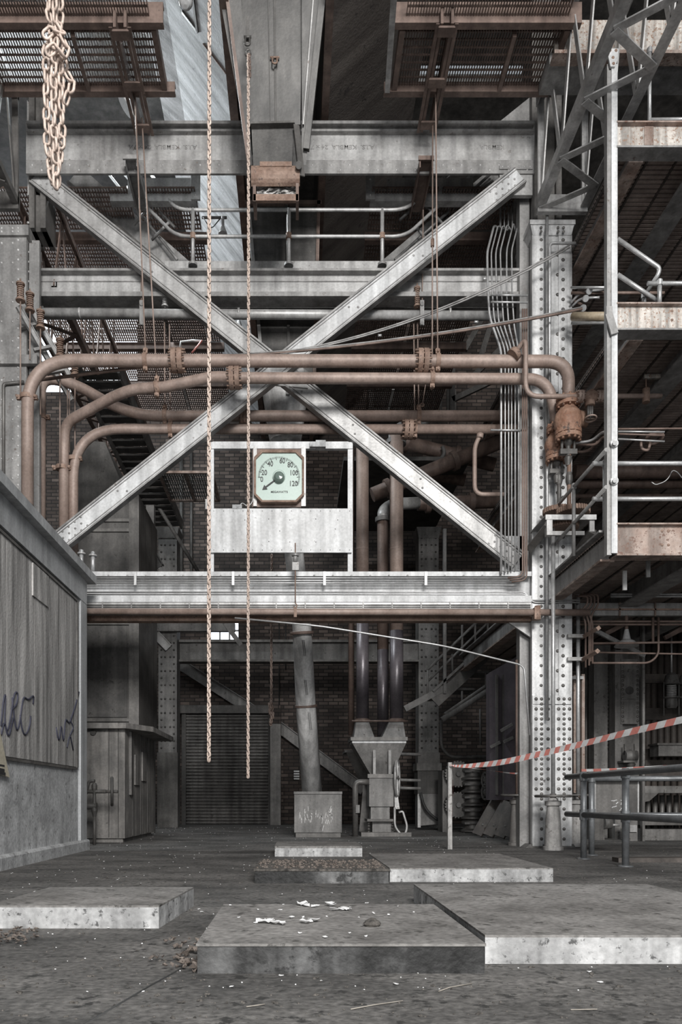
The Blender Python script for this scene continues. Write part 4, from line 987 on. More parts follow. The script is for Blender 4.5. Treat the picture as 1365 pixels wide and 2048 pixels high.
for y_, nm_ in ((14.2,'front'),(15.6,'second'),(17.62,'third'),(19.22,'rear')):
    for xa_, xb_, sd_ in ((-5.8,-1.7,'left'),(1.3,4.0,'right')):
        t = thing('grating_beam', '%s brown beam carrying the %s hand grating floor' % (nm_, sd_), 'beam', ((xa_+xb_)/2, y_, zg-.25), 'beams under the grating floor')
        MB().box(xa_, xb_, y_, y_+.12, zg-.20, zg-.044).build('beam', BROWN, t)
for xa_, xb_, sd_ in ((X(220,13.3),X(392,13.3),'left'),(X(741,13.3),X(960,13.3),'right')):
    t = thing('joist', 'pale double channel joist just below the top beam on the %s' % sd_, 'joist', ((xa_+xb_)/2, 13.3, Z(402,13.3)))
    z0 = Z(402,13.3); MB().box(xa_, xb_, 13.305, 13.34, z0+.03, z0+.19).box(xa_, xb_, 13.3, 13.44, z0, z0+.03).box(xa_, xb_, 13.3, 13.44, z0+.19, z0+.22).build('lower_channel', STEEL, t)
    MB().box(xa_+.3, xb_-.1, 13.36, 13.42, z0+.24, z0+.46).build('upper_channel', STEEL, t)
    xx = xb_ if sd_ == 'left' else xa_
    MB().box(xx-.08, xx+.08, 13.26, 13.3, z0, z0+.5).dome((xx,13.26,z0+.08),r=.025).dome((xx,13.26,z0+.36),r=.025).build('end_cleat', STEEL, t)
# bundle of light through the slot: thin posts beside the left bunker
# ---- pendant lamps on brackets under the left bunker
for (px, py, Yq, s_, lab) in ((446,466,14.6,1.0,'small cone lamp on a bracket beside the skylight tinted bunker, above the railing'),(478,652,17.5,.8,'small lamp on a bracket beyond the left arm of the bracing')):
    t = thing('bracket_lamp', lab, 'lamp', P(px,py,Yq)); u = W(1,Yq)*s_
    c = P(px,py,Yq)
    MB().box(c.x-42*u, c.x+8*u, Yq, Yq+.03, c.z+30*u, c.z+34*u).build('bracket', DARKST, t)
    MB().lathe(c+V((0,0,32*u)),(0,0,-1),[(0,3*u),(18*u,3*u),(20*u,4*u),(34*u,9*u)],14).build('shade', LAMPM, t)
    MB().tube(fillet([c+V((-40*u,0,32*u)),c+V((-24*u,0,6*u)),c+V((-6*u,0,28*u))],12*u),.01,6).build('flex', INK, t)
# ---- walkway railing
yr = 13.25
t = thing('walkway_railing', 'pipe railing along the walkway on the middle beam with stair rails at both ends', 'railing', P(576,530,yr))
for px in (386,578,765):
    po = MB().cyl(P(px,418,yr), P(px,528,yr), W(4,yr), seg=10).build('post', STEEL, t)
    MB().lathe(P(px,532,yr),(0,0,1),[(0,W(9,yr)),(.04,W(9,yr)),(.07,W(5,yr))],10).build('foot_flange', MIDST, po); MB().lathe(P(px,473,yr),(0,0,1),[(-.05,W(6,yr)),(.05,W(6,yr))],10).build('fitting', RUST, po)
MB().tube(fillet([P(300,345,yr+.3),P(352,420,yr),P(812,420,yr),P(900,345,yr+.3)],.25,6), W(3.4,yr), 10).build('top_rail', STEEL, t)
MB().tube(fillet([P(255,375,yr+.3),P(352,473,yr),P(812,473,yr),P(950,345,yr+.4)],.25,6), W(3.4,yr), 10).build('middle_rail', STEEL, t)
for a, c in (((215,345),(355,520)),((245,345),(350,455)),((905,345),(800,440)),((985,345),(790,520))):
    MB().cyl(P(*a,yr+.5), P(*c,yr+.45), W(2.8,yr), seg=8).build('stair_rail', MIDST, t)
for a, c in (((316,395),(268,450)),((338,445),(304,480)),((838,395),(890,452)),((832,452),(855,482))):
    MB().cyl(P(*a,yr+.2), P(*c,yr+.4), W(2.8,yr), seg=8).build('rail_strut', MIDST, t)
# ---- lattice girders
def lattice(lab, xa, xb, za, zb, y0, y1, n, m=DARKST, w_=.10, cols=True, bott=True):
    t = thing('lattice_girder', lab, 'girder', ((xa+xb)/2, y1, za))
    for x, z in ((xa,za),(xa,zb),(xb,za),(xb,zb)):
        b = MB(); sx = .5*w_*(1 if x == xa else -1)
        b.box(x-w_/2, x+w_/2, y0, y1, z-.012, z+.012) if z == za else b.box(x-w_/2, x+w_/2, y0, y1, z-.012, z+.012)
        xx = x - w_/2 if x == xa else x + w_/2 - .02
        b.box(xx, xx+.02, y0, y1, z+.012 if z == za else z-w_, z+w_ if z == za else z-.012)
        b.build('chord', m, t)
    ys = [y1-(y1-y0)*k/n for k in range(n+1)]
    for k in range(n):
        ya, yb = ys[k], ys[k+1]
        # bottom plane zigzag and cross strut
        MB().bar((xa,ya,za-.02), (xb,(ya+yb)/2,za-.02), w_*.8, .02, (0,0,-1)).build('lacing_bar', m, t)
        MB().bar((xb,(ya+yb)/2,za-.03), (xa,yb,za-.03), w_*.8, .02, (0,0,-1)).build('lacing_bar', m, t)
        for x in (xa, xb):
            MB().bar((x,ya,za), (x,(ya+yb)/2,zb), w_*.7, .02, (1,0,0)).build('lacing_bar', m, t)
            MB().bar((x,(ya+yb)/2,zb), (x,yb,za), w_*.7, .02, (1,0,0)).build('lacing_bar', m, t)
    for x in (xa, xb): MB().box(x-.05, x+.05, y1-.05, y1, za, zb).build('end_post', m, t)
    MB().box(xa-.05, xb+.05, y1-.03, y1+.05, za-.08, za+.2).build('end_plate', m, t)
    return t
lattice('dark lattice crane girder rising from the right column cap towards the camera', 4.02, 4.74, 10.55, 12.35, 6.6, 12.35, 6, STEEL, .14)
lattice('dark lattice crane girder rising from the left column cap at the picture edge', -5.6, -4.62, 10.6, 12.4, 6.6, 12.35, 6)
lattice('dark lattice girder running back behind the left column under the gratings', -4.85, -4.2, 9.7, 11.25, 13.0, 21.0, 9, BROWN)

# ================================================================ CHAINS
def link_geo(L_, Wd, r, seg=6, n=5):
    pts = []
    h = L_/2 - Wd/2; R = Wd/2 - r
    for k in range(n+1): a = math.pi*k/n; pts.append(V((R*math.cos(a), 0, h + R*math.sin(a))))
    for k in range(n+1): a = math.pi + math.pi*k/n; pts.append(V((R*math.cos(a), 0, -h + R*math.sin(a))))
    m = MB().tube(pts, r, seg, closed=True); return m.v, m.f
def frame_for(d, tw):
    d = d.normalized(); u = (V((1,0,0)) - d*d.x).normalized(); w_ = d.cross(u)
    a = u*math.cos(tw) + w_*math.sin(tw); c = d.cross(a)
    return M(((a.x,c.x,d.x),(a.y,c.y,d.y),(a.z,c.z,d.z)))
def walk(pts, pitch):
    out = []; acc = 0.0; pts = [V(p) for p in pts]
    for a, c in zip(pts, pts[1:]):
        L_ = (c-a).length; d = (c-a)/L_
        while acc <= L_: out.append((a+d*acc, d)); acc += pitch
        acc -= L_
    return out
def chain(name, lab, pts, L_, Wd, r, seed, m=CHAINM, fixture=None):
    lv, lf = link_geo(L_, Wd, r); rr = random.Random(seed); mb_ = MB()
    for k, (c, d) in enumerate(walk(pts, L_-2.1*r)):
        R = frame_for(d, (k % 2)*math.pi/2 + .55 + rr.uniform(-.12,.12))
        mb_.add([R @ p + c for p in lv], lf, True)
    t = thing(name, lab, 'chain', pts[-1])
    mb_.build('links', m, t); return t
c1 = chain('hanging_chain', 'stout pale chain hanging from the top edge, ending in front of the roller door', [P(419,-90,7.0),P(418.5,600,7.0),P(418,1527,7.0)], .066, .046, .0095, 1)
c2_ = chain('hanging_chain', 'slimmer rusty chain hanging from a hook on the coal chute', [P(497,112,10.8),P(497.5,600,10.8),P(496.5,1553,10.8)], .082, .056, .0125, 2)
q = P(496,62,10.85)
MB().bar(P(495,34,10.85), P(495,82,10.9), .05, .03).tube(fillet([P(491,74,10.85),P(490,90,10.85),P(500,90,10.85),P(500,74,10.85)],.06),.016,8).cyl(P(488,74,10.85),P(503,74,10.85),.018).build('hook', DARKST, c2_)
MB().tube(fillet([P(493,112,10.85),P(493,100,10.85),P(500,100,10.85),P(500,112,10.85)],.04),.014,8).cyl(P(490,108,10.85),P(503,108,10.85),.014).build('shackle', DARKST, c2_)
chain('slack_chain', 'short doubled tail of chain hooked back beside the slim chain', [P(499,112,10.78),P(500,135,10.78),P(500,152,10.78)], .07, .048, .011, 3, BROWN)
c3 = chain('hanging_chain', 'dim rusty chain with bunched end hanging deep in the ground bay by the roller door', [P(544,1112,16.5),P(543,1250,16.5),P(543,1448,16.5)], .10, .07, .015, 4, PIPE)
lv, lf = link_geo(.10,.07,.015); mm = MB(); rr = random.Random(9)
for k in range(22):
    f = k/22; c = P(543+rr.uniform(-5,5)*(1-.6*f), 1405+f*45, 16.4+rr.uniform(-.05,.05)); R = frame_for(V((rr.uniform(-.3,.3),rr.uniform(-.3,.3),-1)), rr.uniform(0,3)); mm.add([R@p+c for p in lv], lf, True)
mm.build('bunched_end', PIPE, c3)
# knotted chain bundle at the upper left: every link a part
kb = thing('knotted_chain', 'heavy bundle of knotted pale rusty chain hanging at the upper left', 'chain', P(110,375,5.5))
lv, lf = link_geo(.112, .070, .0105, 7, 6)
lm = bpy.data.meshes.new('chain_link'); lm.from_pydata(lv, [], lf); lm.materials.append(CHAINM)
for p in lm.polygons: p.use_smooth = True
strands = [
 ([(97,-40),(97,25),(103,62),(105,95)], .0), ([(119,-40),(122,18),(117,55),(110,95)], .02), ([(108,-40),(110,30),(109,85)], -.03),
 ([(99,80),(92,105),(92,200),(95,290),(102,340),(108,372)], .0), ([(111,90),(107,150),(108,250),(112,330),(111,372)], -.04),
 ([(118,88),(123,130),(122,200),(125,250),(121,310),(114,366)], .0), ([(116,60),(127,80),(134,96),(128,112),(120,118)], -.05),
 ([(129,128),(136,150),(144,166),(142,180),(134,196),(127,215)], .02), ([(97,66),(108,57),(118,62)], -.06), ([(103,100),(112,93),(121,104),(134,97)], -.08),
 ([(100,112),(99,190),(103,260),(101,325),(107,366)], .07), ([(116,120),(115,190),(117,260),(117,330)], .05)]
rr = random.Random(11); first = None; cnt = 0; k0 = wloc(kb)
for pts, dy in strands:
    for k, (c, d) in enumerate(walk([P(x,y,5.5+dy) for x,y in pts], .112-2*.0105)):
        R = frame_for(d, (k%2)*math.pi/2 + rr.uniform(.1,1.0)).to_4x4()
        o = bpy.data.objects.new('chain_link', lm); COL.objects.link(o); o.parent = kb
        o.matrix_local = M.Translation(c - k0) @ R
        cnt += 1
print('bundle links', cnt)
# ================================================================ RIGHT HAND PLATFORMS
yp = 10.3
xp = X(1225, yp)
t = thing('platform_post', 'pale steel angle post carrying the three platforms on the right', 'post', P(1225,1110,yp))
MB().pbox(1224,1236,128,1106,yp-.02,yp+.03).build('leg_lit_tone', BRIGHT, t)
MB().pbox(1215,1224,128,1110,yp,yp+.10).build('leg_shade_tone', MIDST, t)  # same angle as the lit leg, its shade side coloured darker
MB().prism([P(1216,97,yp-.05),P(1238,97,yp-.05),P(1236,120,yp-.05),P(1231,133,yp-.05),P(1222,133,yp-.05),P(1218,115,yp-.05)],(0,.03,0)).build('head_plate', BRIGHT, t)
rv = MB(); rivets(rv, [(1221,101),(1233,101),(1227,115),(1228,127)], yp-.05, .022); rv.into('head_plate', RUST, t)
for y_ in (887, 962): MB().cyl(P(1229,y_,yp-.02), P(1231,y_-1,yp-.10), .03, seg=6).lathe(P(1229,y_,yp-.03),(0,-1,0),[(0,.06),(.02,.055)],12).build('clamp_bolt', WIREM, t)
MB().pbox(1214,1226,612,628,yp-.06,yp-.02).bar(P(1218,628,yp-.05),P(1230,668,yp-.05),.10,.03).build('torn_plate', MIDST, t)
levels = [('upper', 245, 298, RUSTW), ('middle', 607, 662, RUSTW), ('lower', 1047, 1112, RUSTB)]
xr = 9.4
for nm_, pt, pb, m in levels:
    z1_, z0_ = Z(pt, yp), Z(pb, yp); h_ = z1_-z0_
    t = thing('platform_beam', 'rust stained edge beam of the %s platform on the right' % nm_, 'beam', (7.0, yp, z0_))
    x0 = X(1236, yp)
    MB().box(x0, xr, yp+.04, yp+.07, z0_+.02, z1_-.02).build('web', m, t)
    MB().box(x0-.02, xr, yp-.03, yp+.18, z1_-.02, z1_).build('top_flange', RUSTB, t)
    MB().box(x0-.02, xr, yp-.03, yp+.20, z0_, z0_+.025).build('bottom_flange', MIDST if nm_ != 'lower' else RUSTB, t)
    rv = MB(); 
    for px in ((1284,1302) if nm_ == 'upper' else (1345,) if nm_ == 'middle' else (1325,1338)):
        for py in (pt+15, pb-22): rivets(rv, [(px,py)], yp+.04, .022)
    rv.into('web', RUST, t)
    if nm_ == 'upper': MB().pbox(1290,1308,pt+3,pb-8,yp+.03,yp+.045).build('rust_patch_plate', RUSTB, t)
    # the deck of ribbed grating seen from below
    dx0 = xp if nm_ == 'lower' else 4.62
    d = thing('grating_deck', 'brown ribbed deck of the %s platform seen from below' % nm_, 'deck', (7.0, 14.0, z1_-.02))
    b = MB(); y = yp+.25; zd = z1_-.05
    while y < 19.5: b.box(dx0, xr, y, y+.055, zd-.05, zd); y += .085
    b.build('rib_pattern', DECKM, d)
    b = MB(); x = dx0
    while x < xr: b.box(x, x+.03, yp+.2, 19.5, zd-.07, zd-.02); x += .42
    b.build('joint_bars', SOOTBR, d)
    MB().box(dx0, xr, yp+.2, 19.5, zd+.01, zd+.05).build('dark_backing', SOOTBR, d)  # added dark sheet in place of the darkness above the open ribs
    for k, xj in enumerate((xp+.02 if nm_ == 'lower' else 4.76, 5.75, 7.2)):
        j = thing('deck_joist', '%s under the %s platform' % (('stair side joist with rusty lower edge','middle joist','outer joist')[k], nm_), 'joist', (xj, 14, z0_))
        w_ = .10 if k == 0 else .16
        MB().box(xj-.02, xj+.02, yp+.2, 19.5, z0_+.02, zd-.07).build('web', MIDST, j)
        MB().box(xj-w_, xj+w_, yp+.2, 19.5, z0_-.01, z0_+.02).build('flange', MIDST if k else RUSTB, j)
        if k == 0: MB().box(xj-.12, xj-.02, yp+.2, 19.5, z1_-.05, z1_-.02).build('upper_flange', MIDST, j)
# rusty plate beam above
yq = 11.2
t = thing('plate_beam', 'white plate beam with brown rust runs at the upper right corner', 'beam', P(1250,130,yq))
MB().pbox(1110,1560,40,100,yq,yq+.05).build('web', RUSTW, t); MB().pbox(1110,1560,99,106,yq-.1,yq+.1).build('bottom_flange', RUSTB, t); MB().pbox(1100,1560,106,128,yq+.1,yq+.6).build('soffit', MIDST, t)
# level handrails and stair rails
def rail(lab, runs, posts, r, m=WIREM):
    c = runs[0][0]
    t = thing('handrail', lab, 'handrail', c)
    for q in runs: MB().tube(q, r, 10).build('rail', m, t)
    for a, e in posts: MB().lathe(V(e),(0,0,1),[(-.05,r*1.4),(.02,r*1.4),(.04,r*.8)],10).build('fitting', m, MB().cyl(a, e, r, seg=10).build('post', m, t))
    return t
rr_ = .032
rail('bright double handrail on the lower right platform', [[P(1186,927,10.5),P(1540,927,10.5)],[P(1186,998,10.5),P(1540,998,10.5)]], [(P(1211,1062,10.5),P(1211,925,10.5))], rr_)
rail('short handrail on the middle right platform', [[P(1296,567,10.5),P(1540,567,10.5)]], [(P(1320,608,10.5),P(1320,564,10.5)),(P(1289,608,10.9),P(1289,590,10.9))], .03)
rail('handrail standing on the upper right platform beside the post', [[P(1300,240,10.5),P(1540,236,10.5)],[P(1258,158,10.5),P(1300,158,10.5)]], [(P(1300,244,10.5),P(1300,100,10.5))], .026)
rail('steep stair handrail right of the platform post, between the upper and middle platforms', [fillet([P(1236,478,10.6),P(1320,536,10.6),P(1318,548,10.6),P(1290,592,10.8)],.12),[P(1236,549,10.6),P(1322,606,10.6)]], [], .03)
sx = 4.22
def along(px, py): return PXP(px, py, sx)
rail('sloping stair side rail running back from the post to the right column', [[(4.22,10.2,Z(906,10.3)),(4.22,12.35,Z(1020,12.3))],[(4.22,10.2,Z(980,10.3)),(4.22,12.35,Z(1092,12.3))]], [((4.22,11.4,Z(1113,11.4)),(4.22,11.4,Z(972,11.4)))], .028, MIDST)
for k, (px, y0_, y1_) in enumerate(((1251,1155,1180),(1298,1122,1154))):
    t = thing('strap_hanger', ('left','right')[k]+' short pale strap hanging under the lower right platform', 'hanger', P(px,y1_,11.0)); MB().pbox(px-4,px+4,y0_-14,y1_,11.0,11.03).build('strap', STEEL, t)
# conduits, pipes and brackets to the right of the column
def runp(name, lab, cat, pts, r, m, grp=None, fr=.1):
    t = thing(name, lab, cat, pts[-1], grp); MB().tube(fillet(pts, fr) if len(pts) > 2 else pts, r, 10).build('run', m, t); return t
runp('brown_pipe', 'thick brown pipe crossing behind the sloping stair rail', 'pipe', [P(1150,943,14.5),P(1420,943,14.5)], W(13,14.5), BROWN)
runp('brown_pipe', 'second brown pipe crossing just below the thick one', 'pipe', [P(1150,968,14.8),P(1420,968,14.8)], W(9,14.8), BROWN)
runp('brown_pipe', 'thin brown pipe low behind the lower platform handrail', 'pipe', [P(1150,992,15.0),P(1420,992,15.0)], W(4,15), BROWN)
hp = thing('striped_pipe', 'brass coloured pipe with black bands between the column and the post', 'pipe', P(1180,633,11.8))
MB().cyl(P(1146,633,12.2), P(1216,633,11.8), W(8,12), seg=14).build('run', mat('brass_paint', (.36,.29,.20), (.48,.40,.29), 5, .5), hp)
for a in (1174, 1196): MB().cyl(P(a,633,12.05), P(a+9,633,12.0), W(8.4,12), seg=14).build('black_band', INK, hp)
for k, (y_, r_) in enumerate(((575,2.5),(586,3),(646,3))): runp('thin_pipe', ('upper thin pipe right of the column level with the middle beam','lower thin pipe right of the column level with the middle beam','thin grey pipe just under the brass coloured pipe')[k], 'pipe', [P(1143,y_,12.4),P(1330 if k else 1216,y_,12.0)], W(r_,12), WIREM if k != 1 else BROWN)
for k, pts in enumerate(([P(1143,606,12.5),P(1158,588,12.4),P(1178,582,12.3),P(1205,580,12.2),P(1216,576,12.1)],[P(1146,612,12.5),P(1160,598,12.4),P(1175,596,12.3),P(1200,595,12.2)],[P(1146,600,12.5),P(1170,612,12.4),P(1168,620,12.4)])):
    t = runp('bent_conduit', '%s of the bent conduits leaving the column above the brass coloured pipe' % ('uppermost','middle','lowest')[k], 'conduit', pts, W(2.4,12), WIREM if k < 2 else BROWN, 'bent conduits right of the column')
    MB().cyl(P(pts and (1178,171,1168)[0] if k == 0 else (1171 if k == 1 else 1166),(582,597,616)[k],12.25), P((1180,1173,1168)[k],(582,597,616)[k],12.22), .05).build('union', WIREM, t)
for k, pts in enumerate(([P(1152,886,12.0),P(1185,882,11.9),P(1203,866,11.7),P(1216,862,11.5)],[P(1158,890,12.0),P(1192,890,11.8),P(1205,876,11.7),P(1216,872,11.5)],[P(1156,904,12.1),P(1180,902,12),P(1196,884,11.8)])):
    runp('bent_conduit', '%s of the bent conduits leaving the front rusty valve' % ('uppermost','middle','lowest')[k], 'conduit', pts, W(2.6,12), WIREM if k == 0 else BROWN, 'bent conduits by the rusty valves')
for k, y_ in enumerate((858,863,868,878)): runp('thin_pipe', '%s of the thin pipes behind the post level with the rusty valves' % ('uppermost','second','third','lowest')[k], 'pipe', [P(1237,y_,11.5),P(1330 if k else 1400,y_-1+k*2,11.4)], W(1.8,11.5), BROWN if k % 2 == 0 else WIREM, 'thin pipes behind the post')
t = thing('hanging_ring', 'brown ring shaped pipe coil hung under the lower right joist', 'coil', P(1310,880,11.6))
MB().torus(P(1310,876,11.6),(0,.35,1),W(14,11.6),.035,20,8).tube(fillet([P(1283,880,11.6),P(1283,898,11.6),P(1298,902,11.6),P(1302,880,11.6)],.1),.022,8).build('coil', BROWN, t)
t = thing('loose_wire', 'loose pale wire dangling over the lower platform handrail', 'wire', P(1310,970,10.7))
MB().tube(fillet([P(1304,964,10.7),P(1312,970,10.7),P(1335,962,10.7),P(1346,940,10.7),P(1356,944,10.7),P(1365,956,10.7)],.1),.007,6).build('wire', WIREM, t)
# beam and tray that continue right of the column
ybm = 13.0
t = thing('cable_tray', 'grey cable tray continuing right of the column at the ground bay top', 'cable tray', P(1250,1231,ybm))
MB().pbox(1150,1540,1206,1231,ybm,ybm+.08).build('tray', MIDST, t); MB().pbox(1150,1540,1217,1220,ybm-.03,ybm).build('copper_strip', RUST, t)
for px in (1241,1312): MB().pbox(px-1.5,px+1.5,1205,1232,ybm-.03,ybm).build('tray_strap', BROWN, t)
for k, y_ in enumerate((1188.5,1193,1243,1249)): runp('thin_pipe', ('upper of two pale pipes above the right tray','lower of two pale pipes above the right tray','upper of two brown pipes below the right tray','lower of two brown pipes below the right tray')[k], 'pipe', [P(1150 if k > 1 else 1222,y_,ybm-.2),P(1540,y_,ybm-.2)], W(2.2,ybm), WIREM if k < 2 else BROWN, 'pipes along the right tray')
for k in range(4):
    x_ = 1176+k*7
    runp('bent_conduit', '%s from the left of the brown conduits zigzagging over the right tray' % ORD[k], 'conduit', [P(1150+k*6,1193-k*2,12.7),P(x_,1192-k,12.6),P(x_,1208+k,12.6),P(x_-12,1221+k*2,12.6),P(x_-4 if k < 3 else x_-15,1246,12.6),P(x_-4 if k < 3 else x_-15,1335-k*4,12.6)], W(2.0,12.6), BROWN, 'zigzag conduits right of the column', .06)
runp('thin_pipe', 'brown pipe crossing in front of the lamp shade', 'pipe', [P(1183,1287,12.7),P(1540,1282,12.7)], W(2.3,12.7), BROWN)
runp('thin_pipe', 'brown pipe passing below the lamp shade and curving up', 'pipe', [P(1183,1326,12.7),P(1300,1326,12.7),P(1318,1310,12.7),P(1318,1235,12.7)], W(2.2,12.7), BROWN, fr=.15)
runp('thin_pipe', 'long thin pipe just under the lamp shade', 'pipe', [P(1196,1305,12.8),P(1540,1311,12.8)], W(1.8,12.8), BROWN)
runp('thin_pipe', 'vertical brown pipe dropping from the right tray beside the lamp shade', 'pipe', [P(1307,1235,12.75),P(1307,1285,12.75)], W(2.6,12.7), BROWN)
for k, (y_, a_, c_) in enumerate(((1262,1166,1198),(1308,1164,1196))):
    t = thing('angle_bracket', ('upper','lower')[k]+' brown angle bracket sticking out right of the column', 'bracket', P(a_,y_+8,12.6))
    MB().bar(P(a_,y_+12,12.6), P(c_,y_-6,11.9), .06, .06).build('arm', RUST, t); MB().pbox(1137,1168,y_+6,y_+13,12.5,12.56).build('wall_arm', MIDST, t)
t = thing('side_channel', 'rusty channel standing close to the right side of the column', 'channel', (X(1160,13.1),13.1,0))
MB().box(X(1148,13.1),X(1166,13.1),13.1,13.16,0,Z(1350,13.1)).box(X(1160,13.1),X(1166,13.1),13.0,13.1,0,Z(1350,13.1)).build('web', RUSTB, t); MB().pbox(1146,1168,1352,1358,12.95,13.2).build('cap_plate', STEEL, t)
# pendant lamp
t = thing('pendant_lamp', 'enamel cone lamp shade hanging at the right over the railing', 'lamp', P(1254,1297,12.9)); u = W(1,12.9)
MB().lathe(P(1254,1259,12.9),(0,0,-1),[(0,4*u),(6*u,5*u),(20*u,8*u),(23*u,14*u),(30*u,22*u),(33*u,23.5*u)],24).build('shade', LAMPM, t)
MB().lathe(P(1254,1291.5,12.9),(0,0,-1),[(-3*u,20*u),(.0,23*u),(1.2*u,23*u)],24).build('inner_rim', BRIGHT, t)
MB().cyl(P(1254,1232,12.9),P(1254,1260,12.9),.03).build('stem', BROWN, t)
t = thing('lamp_strut', 'grey strut slanting behind the lamp shade', 'strut', P(1290,1308,13.4)); MB().bar(P(1185,1258,13.2), P(1290,1312,13.4), .07, .05).build('strut', MIDST, t)
for k,(a,c) in enumerate(((( 1212,1268),(1265,1240)),((1330,1276),(1400,1240)))):
    t = thing('lamp_strut', ('brown strut rising to the right behind the lamp shade','brown strut rising to the right at the picture edge above the tubes')[k], 'strut', P(*a,14)); MB().bar(P(*a,14), P(*c,14), .08, .06).build('strut', BROWN, t)
# ================================================================ BOILER FRONT at the right, Y 15 to 17
t = thing('boiler_column', 'riveted dark column with an oval hole behind the pendant lamp', 'column', (X(1255,15.4),15.4,0)); yb_ = 15.4
MB().box(X(1231,yb_),X(1246,yb_),yb_,yb_+.3,0,Z(1300,yb_)).build('side_flange', SOOT_DIMST, t); MB().box(X(1246,yb_),X(1284,yb_),yb_+.1,yb_+.3,0,Z(1250,yb_)).build('web', DARKST, t)
b = MB().pbox(1243,1279,1318,1448,yb_-.02,yb_+.1); b.build('cover_plate', SOOT_DIMST, t)
rv = MB(); y = 1325
while y < 1445: rivets(rv, [(1246.5,y),(1276,y)], yb_-.02, .03); y += 9
rv.into('cover_plate', DARKST, t)
MB().lathe(P(1260,1381,yb_-.02),(0,-1,0),[(0,W(8,yb_)),(.015,W(8,yb_))],18).build('oval_hole', BLACKST, t)
MB().pbox(1244,1278,1396,1399,yb_-.04,yb_).build('seam_bar', DARKST, t)
t = thing('boiler_plate', 'dark blotched plate column left of the riveted one behind the lamp', 'column', (X(1205,15.8),15.8,0)); 
MB().box(X(1189,15.8),X(1222,15.8),15.8,16.1,0,Z(1290,15.8)).build('plate', SOOT_DIMST, t); 
rv = MB(); y = 1330
while y < 1500: rivets(rv, [(1219,y)], 15.8, .035); y += 8
rv.into('plate', BLACKST, t)
for k in range(4):
    t = thing('corrugated_strip', '%s narrow dark vertical strip beyond the right column' % ORD[k], 'panel', (X(1167+k*6,16.2),16.2,0)); MB().cyl((X(1167+k*6,16.2),16.2,0),(X(1167+k*6,16.2),16.2,Z(1240,16.2)),.03).build('strip', DARKST, t)
t = thing('slim_post', 'slim grey post between the riveted plate and the boiler tubes', 'post', (X(1288,14.6),14.6,0)); MB().box(X(1286,14.6),X(1291,14.6),14.6,14.7,0,Z(1235,14.6)).build('post', SOOT_DIMST, t)
yt = 16.6
for k in range(8):
    px = 1296+k*13
    t = thing('boiler_tube', '%s from the left of the upright dark boiler tubes at the right' % ORD[k], 'tube', (X(px,yt),yt,0), 'boiler tubes at the right'); MB().cyl((X(px,yt),yt,0),(X(px,yt),yt,Z(1245,yt)),.065,seg=12).build('tube', SOOTBR, t)
for k, (y0_, y1_) in enumerate(((1348,1366),(1416,1440),(1520,1560))):
    t = thing('tube_brace', ('uppermost','middle','lowest')[k]+' cross plate over the boiler tubes', 'plate', P(1340,y1_,yt-.1)); MB().pbox(1292,1420,y0_,y1_,yt-.12,yt-.07).build('plate', SOOTBR, t)
t = thing('boiler_box', 'dark flat box across the boiler tubes above the railing', 'box', P(1345,1512,16.0)); MB().pbox(1318,1420,1488,1512,15.9,16.3).build('box', SOOT_DIMST, t); MB().pbox(1316,1420,1486,1490,15.86,16.3).build('lid_edge', DARKST, t)
def spring_can(lab, px):
    t = thing('spring_can', lab, 'spring hanger', P(px,1432,15.6)); yy = 15.6
    MB().cyl(P(px,1262,yy),P(px,1350,yy),.02).build('rod', WIREM, t)
    MB().lathe(P(px,1346,yy),(0,0,-1),[(0,.06),(.05,.12),(.2,.15),(.24,.17)],14).build('cap', SOOT_DIMST, t)
    q = []; 
    for i in range(7*10+1):
        a = 2*math.pi*i/10; q.append(P(px,1370+i*.34,yy)+V((math.cos(a)*.085,math.sin(a)*.085,0)))
    MB().tube(q,.016,6).build('coil', STEEL, t)
    MB().lathe(P(px,1394,yy),(0,0,-1),[(0,.18),(.03,.18),(.04,.11),(.18,.12),(.24,.09)],14).build('bowl', SOOT_DIMST, t)
    for s in (-1,1): MB().cyl(P(px,1364,yy)+V((s*.16,0,0)),P(px,1432,yy)+V((s*.16,0,0)),.014,seg=6).build('side_rod', SOOT_DIMST, t)
spring_can('dark spring can hanging among the boiler tubes', 1344); spring_can('second spring can cut by the right picture edge', 1374)
t = thing('motor_block', 'small dark motor on a bracket below the riveted plate', 'motor', P(1262,1532,15.2)); MB().cyl(P(1250,1512,15.2),P(1274,1512,15.2),.11,seg=16).build('drum', SOOT_DIMST, t); MB().pbox(1248,1276,1521,1525,15.1,15.4).build('base', DARKST, t); MB().lathe(P(1263,1525,15.2),(0,0,-1),[(0,.05),(.03,.09),(.14,.05)],12).build('foot', DARKST, t); MB().pbox(1250,1254,1488,1510,15.2,15.24).pbox(1270,1274,1488,1510,15.2,15.24).build('strap', DARKST, t)
t = thing('furnace_front', 'dark furnace front with toothed opening behind the railing at the right', 'furnace', (X(1335,14.8),14.8,0)); yf_ = 14.8
MB().box(X(1289,yf_),X(1420,yf_),yf_,yf_+.8,Z(1586,yf_),Z(1572,yf_)).build('lintel', SOOT_DIMST, t); MB().prism([P(1289,1586,yf_),P(1318,1586,yf_),P(1300,1602,yf_),P(1289,1604,yf_)],(0,.5,0)).build('corner', DARKST, t)
for k in range(7): MB().cyl((X(1297+k*14,yf_+.6),yf_+.6,0),(X(1297+k*14,yf_+.6),yf_+.6,Z(1590,yf_)),.05,seg=8).build('bar', DARKST, t)
MB().box(X(1292,yf_),X(1420,yf_),yf_+.1,yf_+.6,0,.22).build('sill', SOOT_DIMST, t); MB().box(X(1292,yf_),X(1420,yf_),yf_+.1,yf_+.5,.30,.42).build('ledge', DARKST, t)
